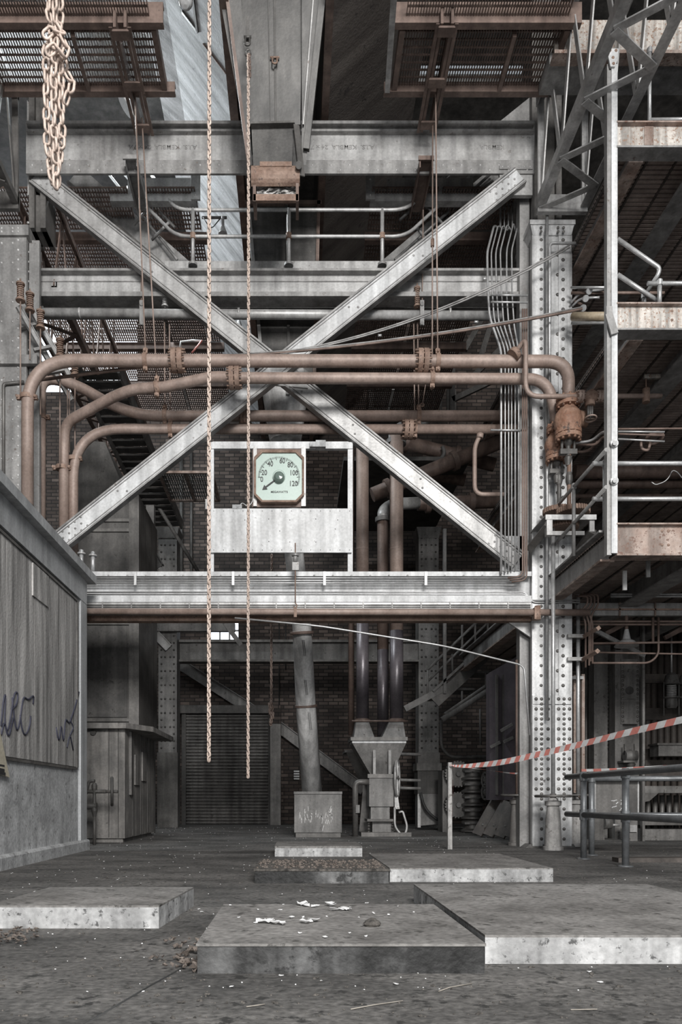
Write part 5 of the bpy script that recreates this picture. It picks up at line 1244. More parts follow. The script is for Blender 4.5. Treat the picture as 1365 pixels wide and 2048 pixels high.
t = thing('pump_box', 'low dark pump housing behind the railing, left of the furnace front', 'pump', (X(1200,15),15,0)); MB().box(X(1188,15),X(1210,15),15,15.6,0,Z(1636,15)).build('body', DARKST, t); MB().cyl(P(1208,1646,15),P(1222,1646,15),.12,seg=14).build('flange', SOOT_DIMST, t); MB().cyl(P(1222,1650,15),P(1240,1650,15),.025).build('shaft', STEEL, t)
t = thing('switch_pedestal', 'narrow grey switch pedestal behind the near railing post', 'pedestal', (X(1268,14.6),14.6,0)); MB().box(X(1260,14.6),X(1276,14.6),14.6,14.9,0,Z(1640,14.6)).build('body', SOOT_DIMST, t); MB().pbox(1261,1275,1650,1664,14.56,14.6).build('switch_row', STEEL, t)
# ================================================================ PIPE RAILING and barrier tape
t = thing('pipe_railing', 'grey pipe railing turning a corner at the lower right', 'railing', (3.9, 10.0, 0)); Rr = .042
xa = 3.93
p0, p1_, p2_ = (X(1252,9.02),9.02), (X(1168,10.17),10.17), (X(1184,10.85),10.85)
for (x_, y_) in (p0, p1_, p2_):
    po = MB().cyl((x_,y_,0),(x_,y_,1.15),Rr,seg=14).build('post', RAILM, t)
    MB().lathe((x_,y_,1.13),(0,0,1),[(-.07,Rr*1.3),(.03,Rr*1.35),(.055,Rr*.8)],14).build('ball_fitting', RAILM, po); MB().lathe((x_,y_,.6),(0,0,1),[(-.07,Rr*1.3),(.07,Rr*1.3)],14).build('ball_fitting', RAILM, po)
    MB().lathe((x_,y_,0),(0,0,1),[(0,.09),(.012,.09),(.02,Rr)],14).build('base_flange', RAILM, po)
for z_ in (1.13, .6):
    MB().cyl((p0[0]+.04,5.0,z_),(3.88,10.75,z_),Rr*.95,seg=14).build('rail', RAILM, t)
    MB().cyl((p2_[0]-.12,10.85,z_-.02),(8.0,10.85,z_-.02),Rr*.95,seg=14).build('rail', RAILM, t)
t = thing('metal_sheet', 'scratched grey metal sheet leaning behind the pipe railing', 'panel', P(1236,1632,10.95)); MB().pbox(1191,1280,1561,1631,10.93,10.96).build('sheet', DARKST, t)
MB().pbox(1190,1193,1555,1631,10.92,10.97).build('edge_strip', STEEL, t); MB().pbox(1276,1279,1555,1631,10.92,10.97).build('edge_strip', STEEL, t)
b = MB(); rr = random.Random(8)
for k in range(14):
    x_ = 1236+rr.gauss(0,9); y_ = 1606+rr.gauss(0,6); b.bar(P(x_,y_,10.928), P(x_+rr.uniform(3,8),y_-rr.uniform(-2,4),10.928), .010, .003)
b.into('sheet', BRIGHT, t)
t = thing('timber_post', 'thin weathered timber post holding the barrier tape', 'post', (X(900,12.2),12.2,0))
MB().hexa([(X(895,12.2),12.15,0),(X(904,12.2),12.15,0),(X(904,12.2),12.24,0),(X(895,12.2),12.24,0)],[(X(896,12.2),12.15,Z(1525,12.2)),(X(903,12.2),12.15,Z(1525,12.2)),(X(903,12.2),12.24,Z(1525,12.2)),(X(896,12.2),12.24,Z(1525,12.2))]).build('post', POSTW, t)
def tape(lab, pts, widths, stripes, twist, diag=.5):
    # ribbon along pts; red and white slanted stripes as faces
    b = MB(); n = len(pts)-1; pts = [V(p) for p in pts]
    for k in range(n):
        a, c = pts[k], pts[k+1]
        def up(j): return V((0, math.sin(twist[j]), math.cos(twist[j])))*widths[j]/2
        q = [a-up(k), c-up(k+1), c+up(k+1), a+up(k)]
        b.hexa(q, [p+V((0,.003,0)) for p in q], mi=stripes[k])
    return tag(b.build('barrier_tape', [TAPER, TAPEW], origin=pts[0]), lab, 'tape', 'red and white barrier tape')
def tape_path(ctrl, n):                                             # smooth path through (px,py,Y)
    out = []
    for k in range(n+1):
        f = k/n*(len(ctrl)-1); i = min(int(f), len(ctrl)-2); u = f-i
        p = [ctrl[max(0,i-1)], ctrl[i], ctrl[i+1], ctrl[min(len(ctrl)-1,i+2)]]
        q = tuple(.5*((2*p[1][j]) + (-p[0][j]+p[2][j])*u + (2*p[0][j]-5*p[1][j]+4*p[2][j]-p[3][j])*u*u + (-p[0][j]+3*p[1][j]-3*p[2][j]+p[3][j])*u**3) for j in range(3))
        out.append(P(*q))
    return out
n = 76
pts = tape_path([(900,1530,12.1),(930,1532,11.9),(1000,1525,11.4),(1080,1508,10.8),(1160,1489,10.2),(1260,1464,9.4),(1380,1436,8.5),(1520,1404,7.6)], n)
wd_ = [W(3+9*min(1,k/20),11) if k < 20 else W(12,11)*(1-.05*(k-20)/44) for k in range(n+1)]
tw = [1.2*math.exp(-k/5)+.25*math.sin(k*.23) for k in range(n+1)]
# stripes with slanted ends: subdivide the ribbon into diagonal cells
b = MB(); pts = [V(p) for p in pts]
def rp(f, s):                                                       # f along 0..n, s across -1..1
    i = min(int(f), n-1); u = f-i; c = pts[i].lerp(pts[i+1], u); w_ = wd_[i]*(1-u)+wd_[i+1]*u; a = tw[i]*(1-u)+tw[i+1]*u
    return c + V((0, math.sin(a), math.cos(a)))*w_/2*s
f = 0.0; k = 0
while f < n-1.2:
    st = 1.05 + .62*f/n*1.2
    for j in range(3):
        fa, fb = f+st*j/3, f+st*(j+1)/3; sl = .35
        q = [rp(min(fa+0,n),-1), rp(min(fb,n),-1), rp(min(fb+sl*2,n),1), rp(min(fa+sl*2,n),1)]
        b.hexa(q, [p+V((0,.003,0)) for p in q], mi=k % 2)
    f += st; k += 1
tag(b.build('barrier_tape', [TAPER, TAPEW], origin=pts[0]), 'wide red and white barrier tape sweeping from the timber post up to the right edge', 'tape')
pp = tape_path([(905,1532,12.1),(960,1538,12.4),(1020,1546,12.9),(1052,1547,13.0)], 12); tape('thin twisted barrier tape from the timber post back towards the right column', pp, [.035]*13, [k % 2 for k in range(12)], [.6+.2*k for k in range(13)])
pp = tape_path([(1164,1541,11.9),(1230,1539,11.4),(1300,1535,10.9),(1540,1523,9.4)], 14); tape('thin barrier tape running above the pipe railing at the right', pp, [.045]*15, [k % 2 for k in range(14)], [.3]*15)
pp = tape_path([(903,1532,12.12),(907,1570,12.12),(905,1620,12.12),(903,1680,12.12)], 8); tape('loose tape tail hanging down the timber post', pp, [.012]*9, [1,1,0,0,1,0,1,1], [0]*9)
# ================================================================ REAR OF THE GROUND BAY
def back_column(lab, x0, x1, yc, ycap, yb_):
    t = thing('riveted_column', lab, 'column', (X((x0+x1)/2,yb_), yb_, 0)); z1_ = Z(ycap, yb_)
    MB().box(X(x0,yb_),X(x1,yb_),yb_,yb_+.6,0,z1_).build('shaft', REARST, t)
    MB().hexa([(X(x0,yb_),yb_-.02,z1_-.3),(X(x1,yb_),yb_-.02,z1_-.3),(X(x1,yb_),yb_+.6,z1_-.3),(X(x0,yb_),yb_+.6,z1_-.3)],[(X(x0-5,yb_),yb_-.1,z1_),(X(x1+5,yb_),yb_-.1,z1_),(X(x1+5,yb_),yb_+.7,z1_),(X(x0-5,yb_),yb_+.7,z1_)]).build('cap', REARST, t)
    rv = MB(); y = ycap+20; 
    while y < 1640:
        for x_ in (x0+6, x1-6): rivets(rv, [(x_,y)], yb_, .034)
        if int((y-ycap)/14) % 2 == 0:
            for x_ in (x0+(x1-x0)*.36, x0+(x1-x0)*.64): rivets(rv, [(x_,y)], yb_, .034)
        y += 14 if y < 1500 else 9
    rv.into('shaft', BLACKST, t)
    MB().box(X(x0-2,yb_),X(x1+2,yb_),yb_-.04,yb_,0,Z(1505,yb_)).build('splice_plate', DARKST, t)
back_column('riveted rear column left of the roller door', 317, 354, 0, 1056, 21.8); back_column('riveted rear column right of the hopper machine', 838, 878, 0, 1056, 22.2)
t = thing('steel_beam', 'grey rear beam across the brick wall above the roller door', 'beam', P(600,1322,22.3)); MB().pbox(355,838,1283,1320,22.35,22.5).build('web', REARST, t); MB().pbox(355,838,1279,1284,22.2,22.6).build('top_flange', DARKST, t); MB().pbox(355,838,1319,1323,22.2,22.6).build('bottom_flange', DARKST, t)
t = thing('cross_tie', 'grey tie beam below the small bright window', 'beam', P(370,1262,21.6)); MB().pbox(272,470,1246,1262,21.62,21.79).build('tie', REARST, t)
t = thing('window_strut', 'grey slanted strut crossing the small bright window', 'strut', P(478,1280,20.2)); MB().bar(P(440,1232,20.2), P(482,1290,20.4), .12, .1).build('strut', REARST, t)
for lab, a, c, Yq in (('rear diagonal brace above the roller door', (360,1328), (548,1448), 24.86), ('rear diagonal brace coming down behind the leaning downpipe', (556,1452), (728,1580), 24.86), ('thin diagonal strut above the rear left column', (292,1085), (318,1135), 18.0)):
    t = thing('channel_brace', lab, 'brace', P(*c,Yq)); MB().chan(P(*a,Yq), P(*c,Yq), W(22,Yq), .16, .03).build('brace', REARST, t)
t = thing('wall_pier', 'crumbling dark pier right of the roller door', 'pier', (X(551,24),24,0)); MB().box(X(541,24),X(562,24),24,24.6,0,Z(1410,24)).build('pier', BRICK, t); MB().box(X(541,24),X(562,24),23.96,24,.0,Z(1448,24)).build('facing', DARKST, t)
t = thing('slant_plate', 'pale slanting plate hanging under the tie beam by the rear left column', 'strut', P(338,1298,21.72)); MB().chan(P(306,1262,21.72), P(338,1296,21.72), .24, .1, .02).build('plate', STEEL, t)
t = thing('wall_label', 'small pale label on the wall behind the leaning downpipe', 'label', P(594,1560,24.5)); 
for k in range(4): MB().pbox(588,599,1541+k*5,1544+k*5,24.88,24.95).build('label_line', BRIGHT, t)
for k, x_ in enumerate((559,572)):
    t = thing('wall_wire', ('left','right')[k]+' thin dark wire hanging in front of the brick wall', 'wire', P(x_,1440,24)); MB().cyl(P(x_,1235,24.96),P(x_,1440-k*100,24.96),.02,seg=6).build('wire', INK, t)
for k, (x_, w_) in enumerate(((355,4),(375,3))):
    t = thing('wall_pipe', ('left','right')[k]+' dark vertical pipe on the brick above the tie beam', 'pipe', P(x_,1240,24.5)); MB().cyl(P(x_+8,900,24.92),P(x_+8,1240,24.92),W(w_,24.5)).build('run', BLACKST, t)
# ---- hopper machine
yh = 16.8
h = thing('hopper_machine', 'grey feeder with twin inlets and funnel under the rusty downpipes', 'hopper machine', (X(765,yh),yh,0))
for x0, x1, xt0, xt1 in ((708,750,713,738),(764,812,780,807)):
    MB().hexa([P(x0,1476,yh-.3),P(x1,1476,yh-.3),P(x1,1476,yh-.3)+V((0,.7,0)),P(x0,1476,yh-.3)+V((0,.7,0))],[P(xt0,1443,yh-.15),P(xt1,1443,yh-.15),P(xt1,1443,yh-.15)+V((0,.4,0)),P(xt0,1443,yh-.15)+V((0,.4,0))]).build('inlet_cone', REARST, h)
MB().pbox(702,816,1474,1481,yh-.38,yh+.5).build('collar_plate', DARKST, h); MB().pbox(705,813,1481,1486,yh-.33,yh+.45).build('funnel_rim', BRIGHT, h)
MB().hexa([P(742,1550,yh-.1),P(783,1550,yh-.1),P(783,1550,yh-.1)+V((0,.35,0)),P(742,1550,yh-.1)+V((0,.35,0))],[P(705,1486,yh-.32),P(813,1486,yh-.32),P(813,1486,yh-.32)+V((0,.75,0)),P(705,1486,yh-.32)+V((0,.75,0))]).build('funnel', REARST, h)
for x_ in (749,780): MB().bar(P(x_,1500,yh-.36),P(x_,1549,yh-.25),.06,.05).build('stay_bar', STEEL, h)
MB().pbox(736,790,1548,1556,yh-.28,yh+.3).build('neck_flange', DARKST, h); MB().pbox(739,788,1556,1613,yh-.25,yh+.3).build('crusher_body', REARST, h)
MB().pbox(742,780,1613,1638,yh-.2,yh+.25).build('lower_body', REARST, h); MB().pbox(735,787,1638,1643,yh-.3,yh+.35).build('lower_flange', DARKST, h); MB().box(X(744,yh),X(782,yh),yh-.15,yh+.25,.05,Z(1643,yh)).build('foot_box', REARST, h)
b = MB(); 
for s in (738,786):
    for k in range(4): b.dome(P(s,1646+k*6,yh-.2),(0,-1,0),.03)
b.into('foot_box', BLACKST, h); MB().box(X(720,yh),X(818,yh),yh-.4,yh+.5,0,.09).build('base_plate', DARKST, h)
b = MB().torus(P(795,1556,yh),(1,-.25,0),.42,.03,26,8); 
for k in range(4): a = math.pi*k/4; b.bar(P(795,1556,yh)+V((math.cos(a)*.1,math.cos(a)*.4,math.sin(a)*.4)), P(795,1556,yh)-V((math.cos(a)*.1,math.cos(a)*.4,math.sin(a)*.4)), .03, .03)
b.build('flywheel', STEEL, h); MB().cyl(P(786,1556,yh),P(798,1556,yh),.05).build('axle', DARKST, h)
MB().hexa([P(790,1618,yh-.1),P(800,1618,yh-.1),P(800,1618,yh+.1),P(790,1618,yh+.1)][::-1],[P(789,1560,yh-.1),P(792,1560,yh-.1),P(792,1560,yh+.1),P(789,1560,yh+.1)][::-1]).build('lever_guard', STEEL, h)
t = thing('hose_loop', 'pale hose loop hanging on the right side of the feeder', 'hose', (X(806,yh-.3),yh-.3,0)); MB().tube(fillet([P(790,1615,yh-.3),P(790,1655,yh-.3),P(808,1674,yh-.35),P(816,1655,yh-.35),P(806,1622,yh-.3),P(798,1625,yh-.3)],.2,6),.025,8).build('hose', STEEL, t)
t = thing('feeder_pipe', 'upright pipe with elbow on the left side of the feeder', 'pipe', (X(712,yh-.3),yh-.3,0)); MB().tube(fillet([P(738,1564,yh-.3),P(711,1564,yh-.3),(X(711,yh-.3),yh-.3,0)],.12,6),.065,12).build('run', DARKST, t); MB().pbox(712,720,1610,1626,yh-.42,yh-.28).build('switch_box', REARST, t)
t = thing('side_duct', 'dark slanting duct at the left rear of the feeder', 'duct', (X(722,17.4),17.4,0)); MB().hexa([P(718,1672,17.4),P(736,1672,17.4),P(736,1672,17.8),P(718,1672,17.8)][::-1],[P(728,1560,17.4),P(740,1560,17.4),P(740,1560,17.8),P(728,1560,17.8)][::-1]).build('duct', DARKST, t)
t = thing('funnel_hopper', 'dark smaller funnel half hidden left behind the feeder', 'hopper', P(720,1560,18.2)); MB().hexa([P(718,1560,18.2),P(736,1560,18.2),P(736,1560,18.6),P(718,1560,18.6)][::-1],[P(692,1503,18.0),P(742,1503,18.0),P(742,1503,18.8),P(692,1503,18.8)][::-1]).build('funnel', DARKST, t); MB().pbox(690,744,1500,1505,17.95,18.9).build('rim', REARST, t)
PURP = mat('dark_pipe_paint', (.085,.075,.085), (.15,.135,.145), 2.0, .35, .3, .2)
for k, (x0, x1, Yq, ym_, lab) in enumerate(((713,738,16.9,1235,'left rusty downpipe feeding the twin inlet'),(780,807,16.9,1262,'right rusty downpipe feeding the twin inlet'),(755,778,17.6,1300,'middle downpipe standing behind the twin inlet'))):
    t = thing('downpipe', lab, 'pipe', P((x0+x1)/2,1445,Yq), 'downpipes above the feeder'); xc = (x0+x1)/2; r = W((x1-x0)/2,Yq); top = (868,860,1035)[k]; b_ = (1443,1443,1480)[k]
    MB().cyl(P(xc,ym_,Yq),P(xc,top,Yq),r,seg=20).build('rusty_section', PIPE if k != 2 else BROWN, t); MB().cyl(P(xc,b_,Yq),P(xc,ym_,Yq),r*1.0,seg=20).build('painted_section', PURP, t)
    if k < 2: MB().lathe(P(xc,1443,Yq),(0,0,1),[(0,r*1.25),(.05,r*1.25),(.06,r)],20).build('flange', BROWN, t); MB().lathe(P(xc,1100,Yq),(0,0,1),[(0,r*1.03),(.03,r*1.03)],20).build('seam', PIPE, t)
MB_ = thing('link_bar', 'thin bar joining the two inlet flanges of the feeder', 'bar', P(758,1442,16.7)); MB().cyl(P(704,1442,16.6),P(816,1442,16.6),.02).build('bar', BROWN, MB_)
t = thing('thin_riser', 'tall dark riser left of the rusty downpipes', 'pipe', P(703,1470,18)); MB().cyl(P(703,900,18),P(703,1470,18),W(6,18)).build('run', BROWN, t)
# elbows and slanting pipes above
for lab, q, r_, m, Yq in (('pale elbow where the right downpipe turns back under the lowest brown pipe', [(793,885),(793,868),(820,850),(850,838)], 16, STEEL, 17.0), ('pale elbow on top of the middle downpipe', [(767,1040),(767,1020),(790,1008),(836,1006)], 12, STEEL, 17.6)):
    t = thing('pipe_elbow', lab, 'pipe elbow', P(*q[0],Yq)); MB().tube(fillet([P(x_,y_,Yq+k*.25) for k,(x_,y_) in enumerate(q)],.5,8),W(r_,Yq),16).build('bend', m, t); MB().lathe(P(*q[0],Yq),(0,0,1),[(-.05,W(r_+4,Yq)),(.05,W(r_+4,Yq))],16).build('flange', REARST, t)
for lab, a, c, r_, Yq in (('slanting brown pipe rising to the right behind the lower right brace', (745,990),(1010,880),14,18.5),('upper slanting dark pipe falling to the right under the lowest brown pipe',(790,880),(990,930),13,19.5),('lower slanting dark pipe crossing the rising one',(760,930),(930,960),12,20.0),('level brown pipe behind the foot of the slanting pipes',(836,1008),(1010,1002),13,18.6)):
    t = thing('slanting_pipe', lab, 'pipe', P(*a,Yq), 'slanting pipes behind the right brace'); p, q = P(*a,Yq), P(*c,Yq); MB().cyl(p,q,W(r_,Yq),seg=16).build('run', BROWN, t); d = (q-p).normalized()
    for f in (.12,.62): MB().lathe(p.lerp(q,f),d,[(-.06,W(r_+5,Yq)),(.06,W(r_+5,Yq))],16).build('flange', BROWN, t)
t = thing('pipe_strap', 'curved dark strap around the upper slanting pipe', 'strap', P(880,920,19.2)); MB().tube(fillet([P(862,925,19.2),P(880,925,19.2),P(890,905,19.2),P(885,893,19.2)],.3,6),.05,8).build('strap', REARST, t)
# ---- stair on the right and conveyor
ys = 19.5
st = thing('steel_stair', 'dark steel stair with handrail climbing to the right behind the column', 'stair', P(880,1410,ys))
for dy in (0,.9): MB().bar(P(870,1405,ys+dy), P(1065,1225,ys+dy), W(22,ys), .06).build('stringer', DARKST, st); 
MB().bar(P(866,1383,ys-.04), P(1060,1206,ys-.04), .06, .12).build('stringer_flange', REARST, st)
for k in range(12):
    f = k/12; p = P(880+180*f,1392-165*f,ys); MB().box(p.x-.16,p.x+.16,ys,ys+.9,p.z-.02,p.z+.02).build('tread', DARKST, st)
MB().cyl(P(855,1340,ys),P(1000,1200,ys),.035).build('handrail', REARST, st); MB().cyl(P(857,1362,ys),P(1000,1222,ys),.03).build('handrail', REARST, st)
for x_, y0_, y1_ in ((856,1338,1395),(925,1250,1320),(951,1235,1300),(905,1308,1345),(976,1235,1275)): MB().cyl(P(x_,y0_,ys),P(x_,y1_,ys),.028).build('post', REARST, st)
MB().box(X(886,ys),X(892,ys),ys-.1,ys,Z(1388,ys),Z(1060,ys)).build('hanger', REARST, st)
MB().bar(P(810,1418,ys),P(890,1376,ys),.16,.10).build('landing_beam', REARST, st)
t = thing('stair_landing', 'short grey landing bars under the stair', 'landing', P(940,1360,20)); MB().pbox(945,1010,1342,1346,19.8,20.6).build('upper_bar', REARST, t); MB().pbox(905,950,1376,1380,19.8,20.6).build('lower_bar', REARST, t)
for k, (a, c, r_) in enumerate((((884,1440),(1045,1338),6),((890,1428),(1045,1322),3))):
    t = thing('slanting_rail', ('thick','thin')[k]+' pipe rail climbing to the right below the stair', 'rail', P(*a,18.6)); MB().cyl(P(*a,18.6),P(*c,18.6),W(r_,18.6)).build('run', REARST, t)
for k, (x_, y0_, y1_) in enumerate(((925,1382,1425),(972,1345,1395),(961,1418,1490))):
    t = thing('drop_rod', '%s from the left of three thin rods hanging under the stair' % ORD[k], 'rod', P(x_,y1_,18.8)); MB().cyl(P(x_,y0_,18.8),P(x_,y1_,18.8),.025,seg=6).build('rod', REARST, t)
runp('wall_conduit', 'bent dark conduit on the brick right of the rear column', 'conduit', [P(883,1440,23),P(883,1495,23),P(900,1514,23),P(985,1514,23)], W(3.5,23), REARST, fr=.5)
# plum coloured hopper side with battens and the sloped plates
t = thing('plum_hopper', 'dark plum sheet hopper side left of the right column', 'hopper', (X(1015,16),16,0)); b = MB().prism([P(980,1345,16),P(1058,1300,15.6),P(1058,1600,15.6),P(980,1600,16)],(0,.3,0)); b.build('sheet', PLUM, t)
for x_ in (994,1006,1030): MB().bar(P(x_,1350,15.9),P(x_,1590,15.9),.04,.1).build('batten', DARKST, t)
for a, c in (((1002,1462),(1026,1448)),((1008,1484),(1028,1474)),((982,1494),(1002,1484))): MB().bar(P(*a,15.8),P(*c,15.7),.06,.08).build('cleat', REARST, t)
for k in range(5):
    x_ = 957+k*17; t = thing('sloped_plate', '%s from the left of the sloping floor plates at the foot of the plum hopper' % ORD[k], 'plate', (X(x_,14.9),14.9-k*.35,0), 'sloping plates by the right column'); yy = 16.2-k*.45
    a = V((X(955+k*22,yy),yy,.05)); MB().bar(a, a+V((.42,.05,.72)), .26, .05, (-.6,-.6,.5)).build('plate', SOOTBR, t); MB().dome(a+V((.10,-.10,.22)),(-.6,-.6,.5),.03).build('bolt_head', DARKST, t)
# machinery in the shadows between the rear column and the plum hopper
ymch = 18.5
for k, (x_, y_) in enumerate(((917,1548),(917,1610))):
    t = thing('spur_gear', ('upper','lower')[k]+' dark gear wheel in the shadows behind the timber post', 'gear', P(x_,y_+24,ymch)); pts = []; c = P(x_,y_,ymch)
    for i in range(26):
        for f, r in ((0,.30),(.35,.30),(.4,.33),(.85,.33)): a = 2*math.pi*(i+f)/26; pts.append(c+V((math.cos(a)*r,0,math.sin(a)*r)))
    MB().prism(pts,(0,.15,0)).build('wheel', DARKST, t); MB().cyl(c,c-V((0,.08,0)),.06).build('hub', REARST, t)
t = thing('gear_case', 'grey upright gear case beside the gear wheels', 'gear case', (X(898,ymch),ymch+.2,0)); MB().box(X(889,ymch),X(905,ymch),ymch+.2,ymch+.8,0,Z(1540,ymch)).build('case', DARKST, t)
rr = random.Random(4)
for k in range(5):
    y0_ = 1535+k*26; t = thing('pump_stage', '%s from the top of the stacked dark pump parts behind the timber post' % ORD[k], 'pump part', P(945,y0_+22,ymch)); MB().lathe(P(945,y0_,ymch),(0,0,-1),[(0,.18),(.04,.26),(.1,.26),(.12,.17),(.22,.2),(.26,.28),(.30,.28)],14).build('body', DARKST, t); MB().cyl(P(930,y0_+8,ymch-.2),P(960,y0_+8,ymch-.2),.03).build('tie_bar', REARST, t)
for k in range(2):
    x_ = 971; y_ = 1560+k*24; t = thing('spoked_wheel', ('upper','lower')[k]+' small spoked wheel on a shaft left of the plum hopper', 'wheel', P(x_,y_,17.2)); b = MB().torus(P(x_,y_,17.2),(1,.2,0),.17,.025,18,6)
    for i in range(3): a = math.pi*i/3; o = V((-.03*math.cos(a),.17*math.cos(a),.17*math.sin(a))); b.cyl(P(x_,y_,17.2)+o,P(x_,y_,17.2)-o,.016,seg=6)
    b.build('rim', REARST, t); MB().cyl(P(x_-3,y_,17.2),P(x_+26,y_,17.2),.05).build('shaft', REARST, t)
t = thing('motor_cabinet', 'black motor cabinet in front of the rear column beside the feeder', 'cabinet', P(857,1590,20)); MB().pbox(836,880,1540,1588,20,20.6).build('case', BLACKST, t); MB().pbox(834,884,1526,1541,19.95,20.6).build('top', DARKST, t)
t = thing('cast_pedestal', 'pale curved motor base under the black cabinet', 'base', (X(857,20),20,0)); MB().prism([P(838,1588,20),P(878,1588,20),P(884,1625,20),P(876,1648,20),P(838,1652,20)],(0,.6,0)).build('casting', REARST, t); MB().pbox(836,842,1588,1655,19.95,20.05).build('edge_strip', STEEL, t)
t = thing('black_cable', 'black cable drooping over the motor base', 'cable', P(880,1640,19.8)); MB().tube(fillet([P(842,1585,19.8),P(848,1612,19.8),P(864,1632,19.8),P(884,1644,19.8)],.3,6),.035,8).build('cable', INK, t)
for k, y_ in enumerate((1508,1560,1576)):
    t = thing('side_pipe', ('upper level','middle level','lower level')[k]+' pipe between the feeder and the motor cabinet', 'pipe', P(800,y_,18.2)); MB().cyl(P(800,y_,18.2),P(842,y_+1,18.2),W(3,18.2)).build('run', REARST, t)
# dim structure behind the frame at mid height
t = thing('control_booth', 'dim booth with dark window beyond the frame right of the bracing centre', 'booth', P(780,815,21)); MB().pbox(738,832,775,820,21,22).build('wall', REARST, t); MB().pbox(748,820,781,812,20.96,21.0).build('window_opening', BLACKST, t); MB().pbox(742,828,776,780,20.9,21).build('sill', STEEL, t)
t = thing('booth_grille', 'dim grille panel right of the booth', 'grille', P(880,820,21.5)); 
for k in range(5): MB().pbox(852+k*14,857+k*14,778,820,21.5,21.56).build('bar', DARKST, t)
for k, (a, c) in enumerate((((930,700),(975,620)),((985,640),(960,720)),((1000,700),(940,760)),((905,800),(990,760)),((905,640),(905,860)))):
    t = thing('roof_truss_bar', '%s dim truss bar beyond the conduits on the right' % ORD[k], 'bar', P(*c,20.5)); MB().bar(P(*a,20.5),P(*c,20.5),.14,.1).build('bar', DARKST, t)
t = thing('plate_floor', 'dim plate floor underside beyond the dial stand top', 'floor plate', P(850,890,17)); MB().box(1.2,4.4,19,24,9.4,9.5).build('plate', BLACKST, t)
t = thing('hatch_tray', 'brown framed tray seen from below left of the dial stand', 'tray', P(385,1000,17)); z_ = Z(945,16); xl, xr_ = X(318,16), X(424,16)
y2_ = (z_-H)*F/(VY-1001)
for a, c in (((xl,16),(xr_,16)),((xl,y2_),(xr_,y2_)),((xl,16),(xl,y2_)),((xr_,16),(xr_,y2_)),(((xl+xr_)/2,16),((xl+xr_)/2,y2_))): MB().bar((a[0],a[1],z_),(c[0],c[1],z_),.06,.05,(0,0,1)).build('frame_bar', RUSTB, t)
grating(MB(), xl, xr_, 16, y2_, z_+.05, .05, .2).build('mesh_floor', BLACKST, t)
t = thing('tape_scrap', 'tangled scrap of barrier tape caught on the left gratings beyond the bracing', 'tape', P(385,690,16.0))
MB().tube([P(360,703,16.0),P(362,684,16.0),P(385,681,16.0),P(402,682,16.0)],.022,5).build('white_run', TAPEW, t); MB().tube([P(404,681,15.95),P(396,692,15.95),P(384,706,15.95)],.02,5).build('red_run', TAPER, t)
# left stair seen from below
st = thing('open_stair', 'open steel stair seen from below, climbing left behind the brace', 'stair', P(335,1055,20.5))
a0, a1 = P(333,1050,20.5), P(196,735,15.0)
for s in (-.42,.42): MB().bar(a0+V((s,0,0)), a1+V((s,0,0)), .05, .26, (0,0,1)).build('stringer', DARKST, st)
for k in range(22):
    p = a0.lerp(a1, (k+.5)/22); MB().box(p.x-.40,p.x+.40,p.y-.02,p.y+.24,p.z-.02,p.z+.02).build('tread', BLACKST, st)
MB().cyl(P(300,985,19.5), P(398,1146,21.0), .05).build('handrail', REARST, st)
t = thing('inner_post', 'grey post standing behind the dark enclosure', 'post', (X(305,18),18,0)); MB().box(X(292,18),X(308,18),18,18.2,0,Z(1010,18)).build('post', REARST, t)
t = thing('lace_post', 'thin laced post beside the enclosure', 'post', (X(284,17.5),17.5,0)); MB().bar((X(280,17.5),17.5,0),(X(284,17.5),17.5,Z(1020,17.5)),.05,.05).build('bar', DARKST, t); MB().bar((X(290,17.5),17.5,0),(X(278,17.5),17.5,Z(1255,17.5)),.04,.04).build('lacing_bar', DARKST, t)
for k, x_ in enumerate((163,186)):
    t = thing('threaded_rod', ('left','right')[k]+' of two short threaded rods rising behind the cabin roof corner', 'rod', P(x_,1144,12.8)); MB().cyl(P(x_,1100+k*4,12.8),P(x_,1146,12.8),.035).build('rod', WIREM, t); MB().cyl(P(x_,1106+k*4,12.8),P(x_,1109+k*4,12.8),.07).build('nut_plate', STEEL, t)

# ================================================================ LITTER
rr = random.Random(21)
def flake(mb_, x, y, z, s, lift=.3):
    n = rr.randint(4,6); a0 = rr.uniform(0,6.28); c = V((x,y,z+s*.12)); pts = []
    for k in range(n):
        a = a0+2*math.pi*k/n; r = s*rr.uniform(.45,1.0); pts.append(c+V((math.cos(a)*r, math.sin(a)*r, rr.uniform(0,lift)*s)))
    top = [p+V((0,0,.002)) for p in pts]
    b0 = len(mb_.v); mb_.add(pts+[c]+top+[c+V((0,0,.004+s*.15))], [(k,(k+1)%n,n) for k in range(n)]+[(n+1+(k+1)%n,n+1+k,2*n+1) for k in range(n)]+[(k,n+1+k,n+1+(k+1)%n,(k+1)%n) for k in range(n)])
big = [((528,1846),.05),((557,1850),.045),((610,1812),.05),((640,1815),.04),((622,1846),.06),((588,1838),.03),((680,1822),.05),((668,1812),.05),((690,1820),.05),((540,1841),.03),((508,1846),.025),((600,1836),.025),((700,1868),.018),((738,1874),.03),((645,1876),.022),((598,1868),.018),((560,1821),.018),((520,1820),.014),((735,1808),.02),((745,1828),.02),((780,1830),.02),((480,1836),.014),((465,1812),.018),((570,1810),.014),((655,1834),.015),((715,1836),.014),((795,1814),.014),((830,1825),.014)]
for k, ((px, py), s) in enumerate(big):
    Y = (H-.138)*F/(py-VY); m = MB()
    for j in range(3 if s > .035 else 1): flake(m, X(px,Y)+rr.uniform(-s,s)*.8, Y+rr.uniform(-s,s)*.5, .138, s*rr.uniform(.5,.9), .5)
    tag(m.build('paint_flake', FLAKE, origin=(X(px,Y),Y,.138)), 'white curled paint flake lying among others on top of the nearest slab', 'paint flake', 'paint flakes on the nearest slab')
